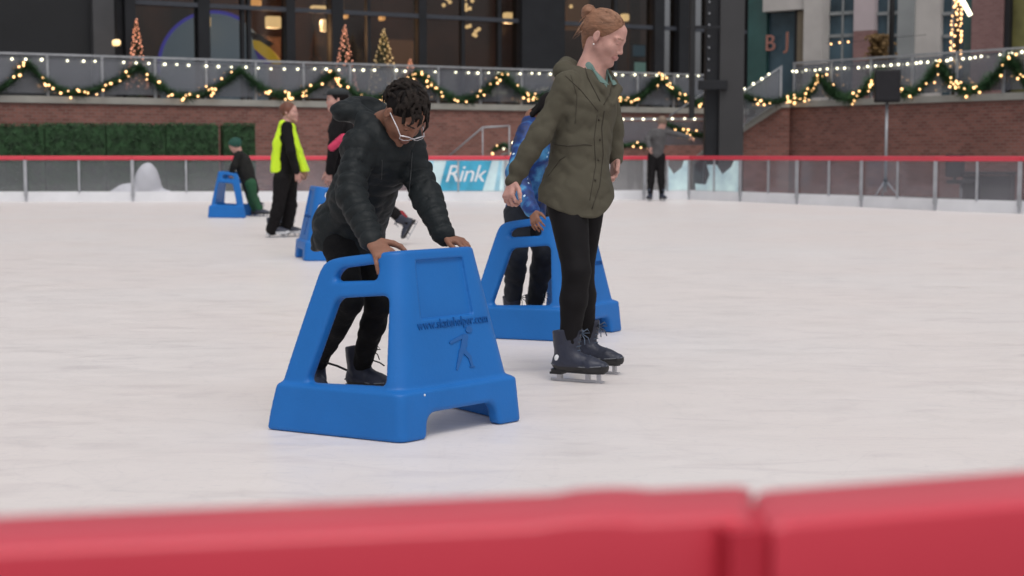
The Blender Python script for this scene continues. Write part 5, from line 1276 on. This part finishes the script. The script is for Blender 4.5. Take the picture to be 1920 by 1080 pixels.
def man():
    Y = 15.75; Q = lambda x, y, d=0: P(x, y, Y+d)
    J = dict(neck=Q(640, 210), chest=Q(640, 245), pelvis=Q(645, 325), sR=Q(645, 222, .2), sL=Q(637, 222, -.2), eR=Q(640, 275, .25), wR=Q(622, 318, .2), eL=Q(626, 275, -.27), wL=Q(618, 322, -.25),
             hR=Q(646, 335, .09), hL=Q(643, 335, -.09), kR=Q(650, 400, .1), kL=Q(646, 400, -.08), aR=Q(655, 452, .1), aL=Q(645, 455, -.1))
    base = P(648, 474, Y); base = Vector((base.x, base.y, 0)); C = Q(631, 187)
    per, W, Rm = figure('man in black with dark flat cap looking left behind the boy', J, base, 1.0, (C, (-.97, -.2, 0), 1.0), 'fair', .009, None)
    top(J, per, base, 1.0, .010, M_blackc, J['pelvis'] - Vector((0, 0, .05)), (.125, .125, .13), (.068, .058, .045), 'coat', 1.25, 4)
    cap_hair(W, Rm, 1.0, per, base, M_hairB, .009, -.05)
    lo, hi = bounds([W(0, 0, .07)], .2); v = Vol(lo, hi, .009); v.ell(W(0, -.015, .070), (.092, .115, .052), .01, Rm); v.cone(W(0, .05, .058), W(0, .125, .048), .05, .022, .02, u=tuple(Rm[2]), st=.3); v.cut(W(0, 0, .045), -Rm[2], .006); v.obj('flat_cap', mat('dark_cap', (.03, .035, .038), .9, .2, 20), per, base)
    trousers(J, 1.0, .012, per, base, M_blackc, (.11, .08, .07), 3)
    skate(per, base, J['aR'], (-1, -.1), 1.08, h=.012); skate(per, base, J['aL'], (-1, -.1), 1.08, h=.012)
    m = MB(); a = Q(631, 268, -.42); lo, hi = bounds([a], .2); v = Vol(lo, hi, .009); v.cone(a + Vector((-.05, 0, -.045)), a + Vector((.07, 0, .05)), .036, .044, .02); v.folds(.004, 50, 3)
    o_ = v.obj('shoulder_bag', M_pink, None, a); tag(o_, 'small bright pink bag slung on the man in black', 'bag')
    MB().tube([a + Vector((.05, 0, .08)), a + Vector((.09, .02, .2)), a + Vector((.10, .1, .3))], .008, 5).build('strap', M_blackc, o_, origin=a)
man()

def green_child():
    Y = 25.2; Q = lambda x, y, d=0: P(x, y, Y+d)
    J = dict(neck=Q(447, 284), chest=Q(454, 302), pelvis=Q(468, 340), sR=Q(447, 290, .15), sL=Q(447, 290, -.15), eR=Q(440, 308, .16), wR=Q(432, 323, .1), eL=Q(440, 309, -.18), wL=Q(434, 324, -.12),
             hR=Q(468, 345, .07), hL=Q(470, 345, -.07), kR=Q(470, 368, .08), kL=Q(474, 368, -.06), aR=Q(478, 391, .08), aL=Q(486, 389, -.06))
    base = P(480, 402, Y); base = Vector((base.x, base.y, 0)); C = Q(441, 274, -.02)
    per, W, Rm = figure('small child in dark coat and green trousers bent over the distant blue aid', J, base, .80, (C, (-.80, -.2, -.55), .95), 'fair', .011, None)
    top(J, per, base, .80, .012, M_kidg, J['pelvis'] + Vector((.03, 0, -.14)), (.16, .16, .15), (.08, .07, .05), 'coat', 1.1, 4)
    cap_hair(W, Rm, .95, per, base, M_teal2, .011, -.06, 'knit_hat', 1.2)
    trousers(J, .80, .013, per, base, M_green2, (.12, .09, .08), 3)
    skate(per, base, J['aR'], (1, -.2), .95, h=.013); skate(per, base, J['aL'], (1, -.2), .95, h=.013)
green_child()

def far_skater():
    Y = 33.6; Q = lambda x, y, d=0: P(x, y, Y+d)
    J = dict(neck=Q(1239, 242), chest=Q(1234, 256), pelvis=Q(1231, 287), sR=Q(1224, 247, -.02), sL=Q(1249, 247, .02), eR=Q(1214, 260, -.1), wR=Q(1218, 277, -.3), eL=Q(1270, 252, -.05), wL=Q(1292, 257, -.15),
             hR=Q(1224, 294), hL=Q(1238, 294), kR=Q(1221, 328), kL=Q(1239, 328), aR=Q(1219, 361), aL=Q(1241, 361))
    base = P(1230, 371, Y); base = Vector((base.x, base.y, 0)); C = Q(1242, 231)
    per, W, Rm = figure('distant skater in grey sweater and black leggings with one arm stretched out', J, base, 1.08, (C, (.3, .9, -.3), 1.15), 'fair', .014, None)
    top(J, per, base, 1.08, .015, M_greyc, J['pelvis'], (.135, .125, .13), (.065, .055, .045), 'sweater', 1.15, 4)
    cap_hair(W, Rm, 1.15, per, base, mat('ash_blond_hair', (.22, .16, .12), .7, .2), .014, -.08, grow=1.08)
    trousers(J, 1.08, .015, per, base, M_legg, (.105, .075, .055), 3, name='leggings')
    skate(per, base, J['aR'], (-.4, -1), 1.1, h=.015); skate(per, base, J['aL'], (.4, -1), 1.1, h=.015)
far_skater()

def red_child():
    Y = 17.3; Q = lambda x, y, d=0: P(x, y, Y+d)
    J = dict(neck=Q(676, 300), chest=Q(684, 325), pelvis=Q(712, 375), sR=Q(675, 307, .14), sL=Q(675, 307, -.14), eR=Q(664, 335, .16), wR=Q(655, 360, .1), eL=Q(665, 335, -.18), wL=Q(655, 362, -.12),
             hR=Q(712, 380, .07), hL=Q(714, 382, -.07), kR=Q(706, 415, .08), kL=Q(738, 398, -.08), aR=Q(704, 440, .08), aL=Q(763, 418, -.08))
    base = P(712, 458, Y); base = Vector((base.x, base.y, 0)); C = Q(668, 282)
    per, W, Rm = figure('child with one black boot kicked back, mostly hidden behind the boy', J, base, .82, (C, (-.9, -.2, -.3), .95), 'fair', .011, None)
    top(J, per, base, .82, .012, M_redc, J['pelvis'], (.14, .14, .14), (.07, .06, .05), 'coat', 1.2, 4)
    cap_hair(W, Rm, .95, per, base, M_hairC, .011, -.05)
    trousers(J, .82, .012, per, base, M_blackc, (.10, .07, .058), 3, amp=.003)
    skate(per, base, J['aR'], (-1, -.1, 0), .9, h=.012); skate(per, base, J['aL'], (-.5, -.1, -.9), .95, h=.012)
    lo, hi = bounds([Q(755, 404, -.08)], .1); v = Vol(lo, hi, .01); v.cone(Q(751, 402, -.08), Q(757, 409, -.08), .048, .048, .01); v.obj('red_cuff', M_redc, per, base)
red_child()
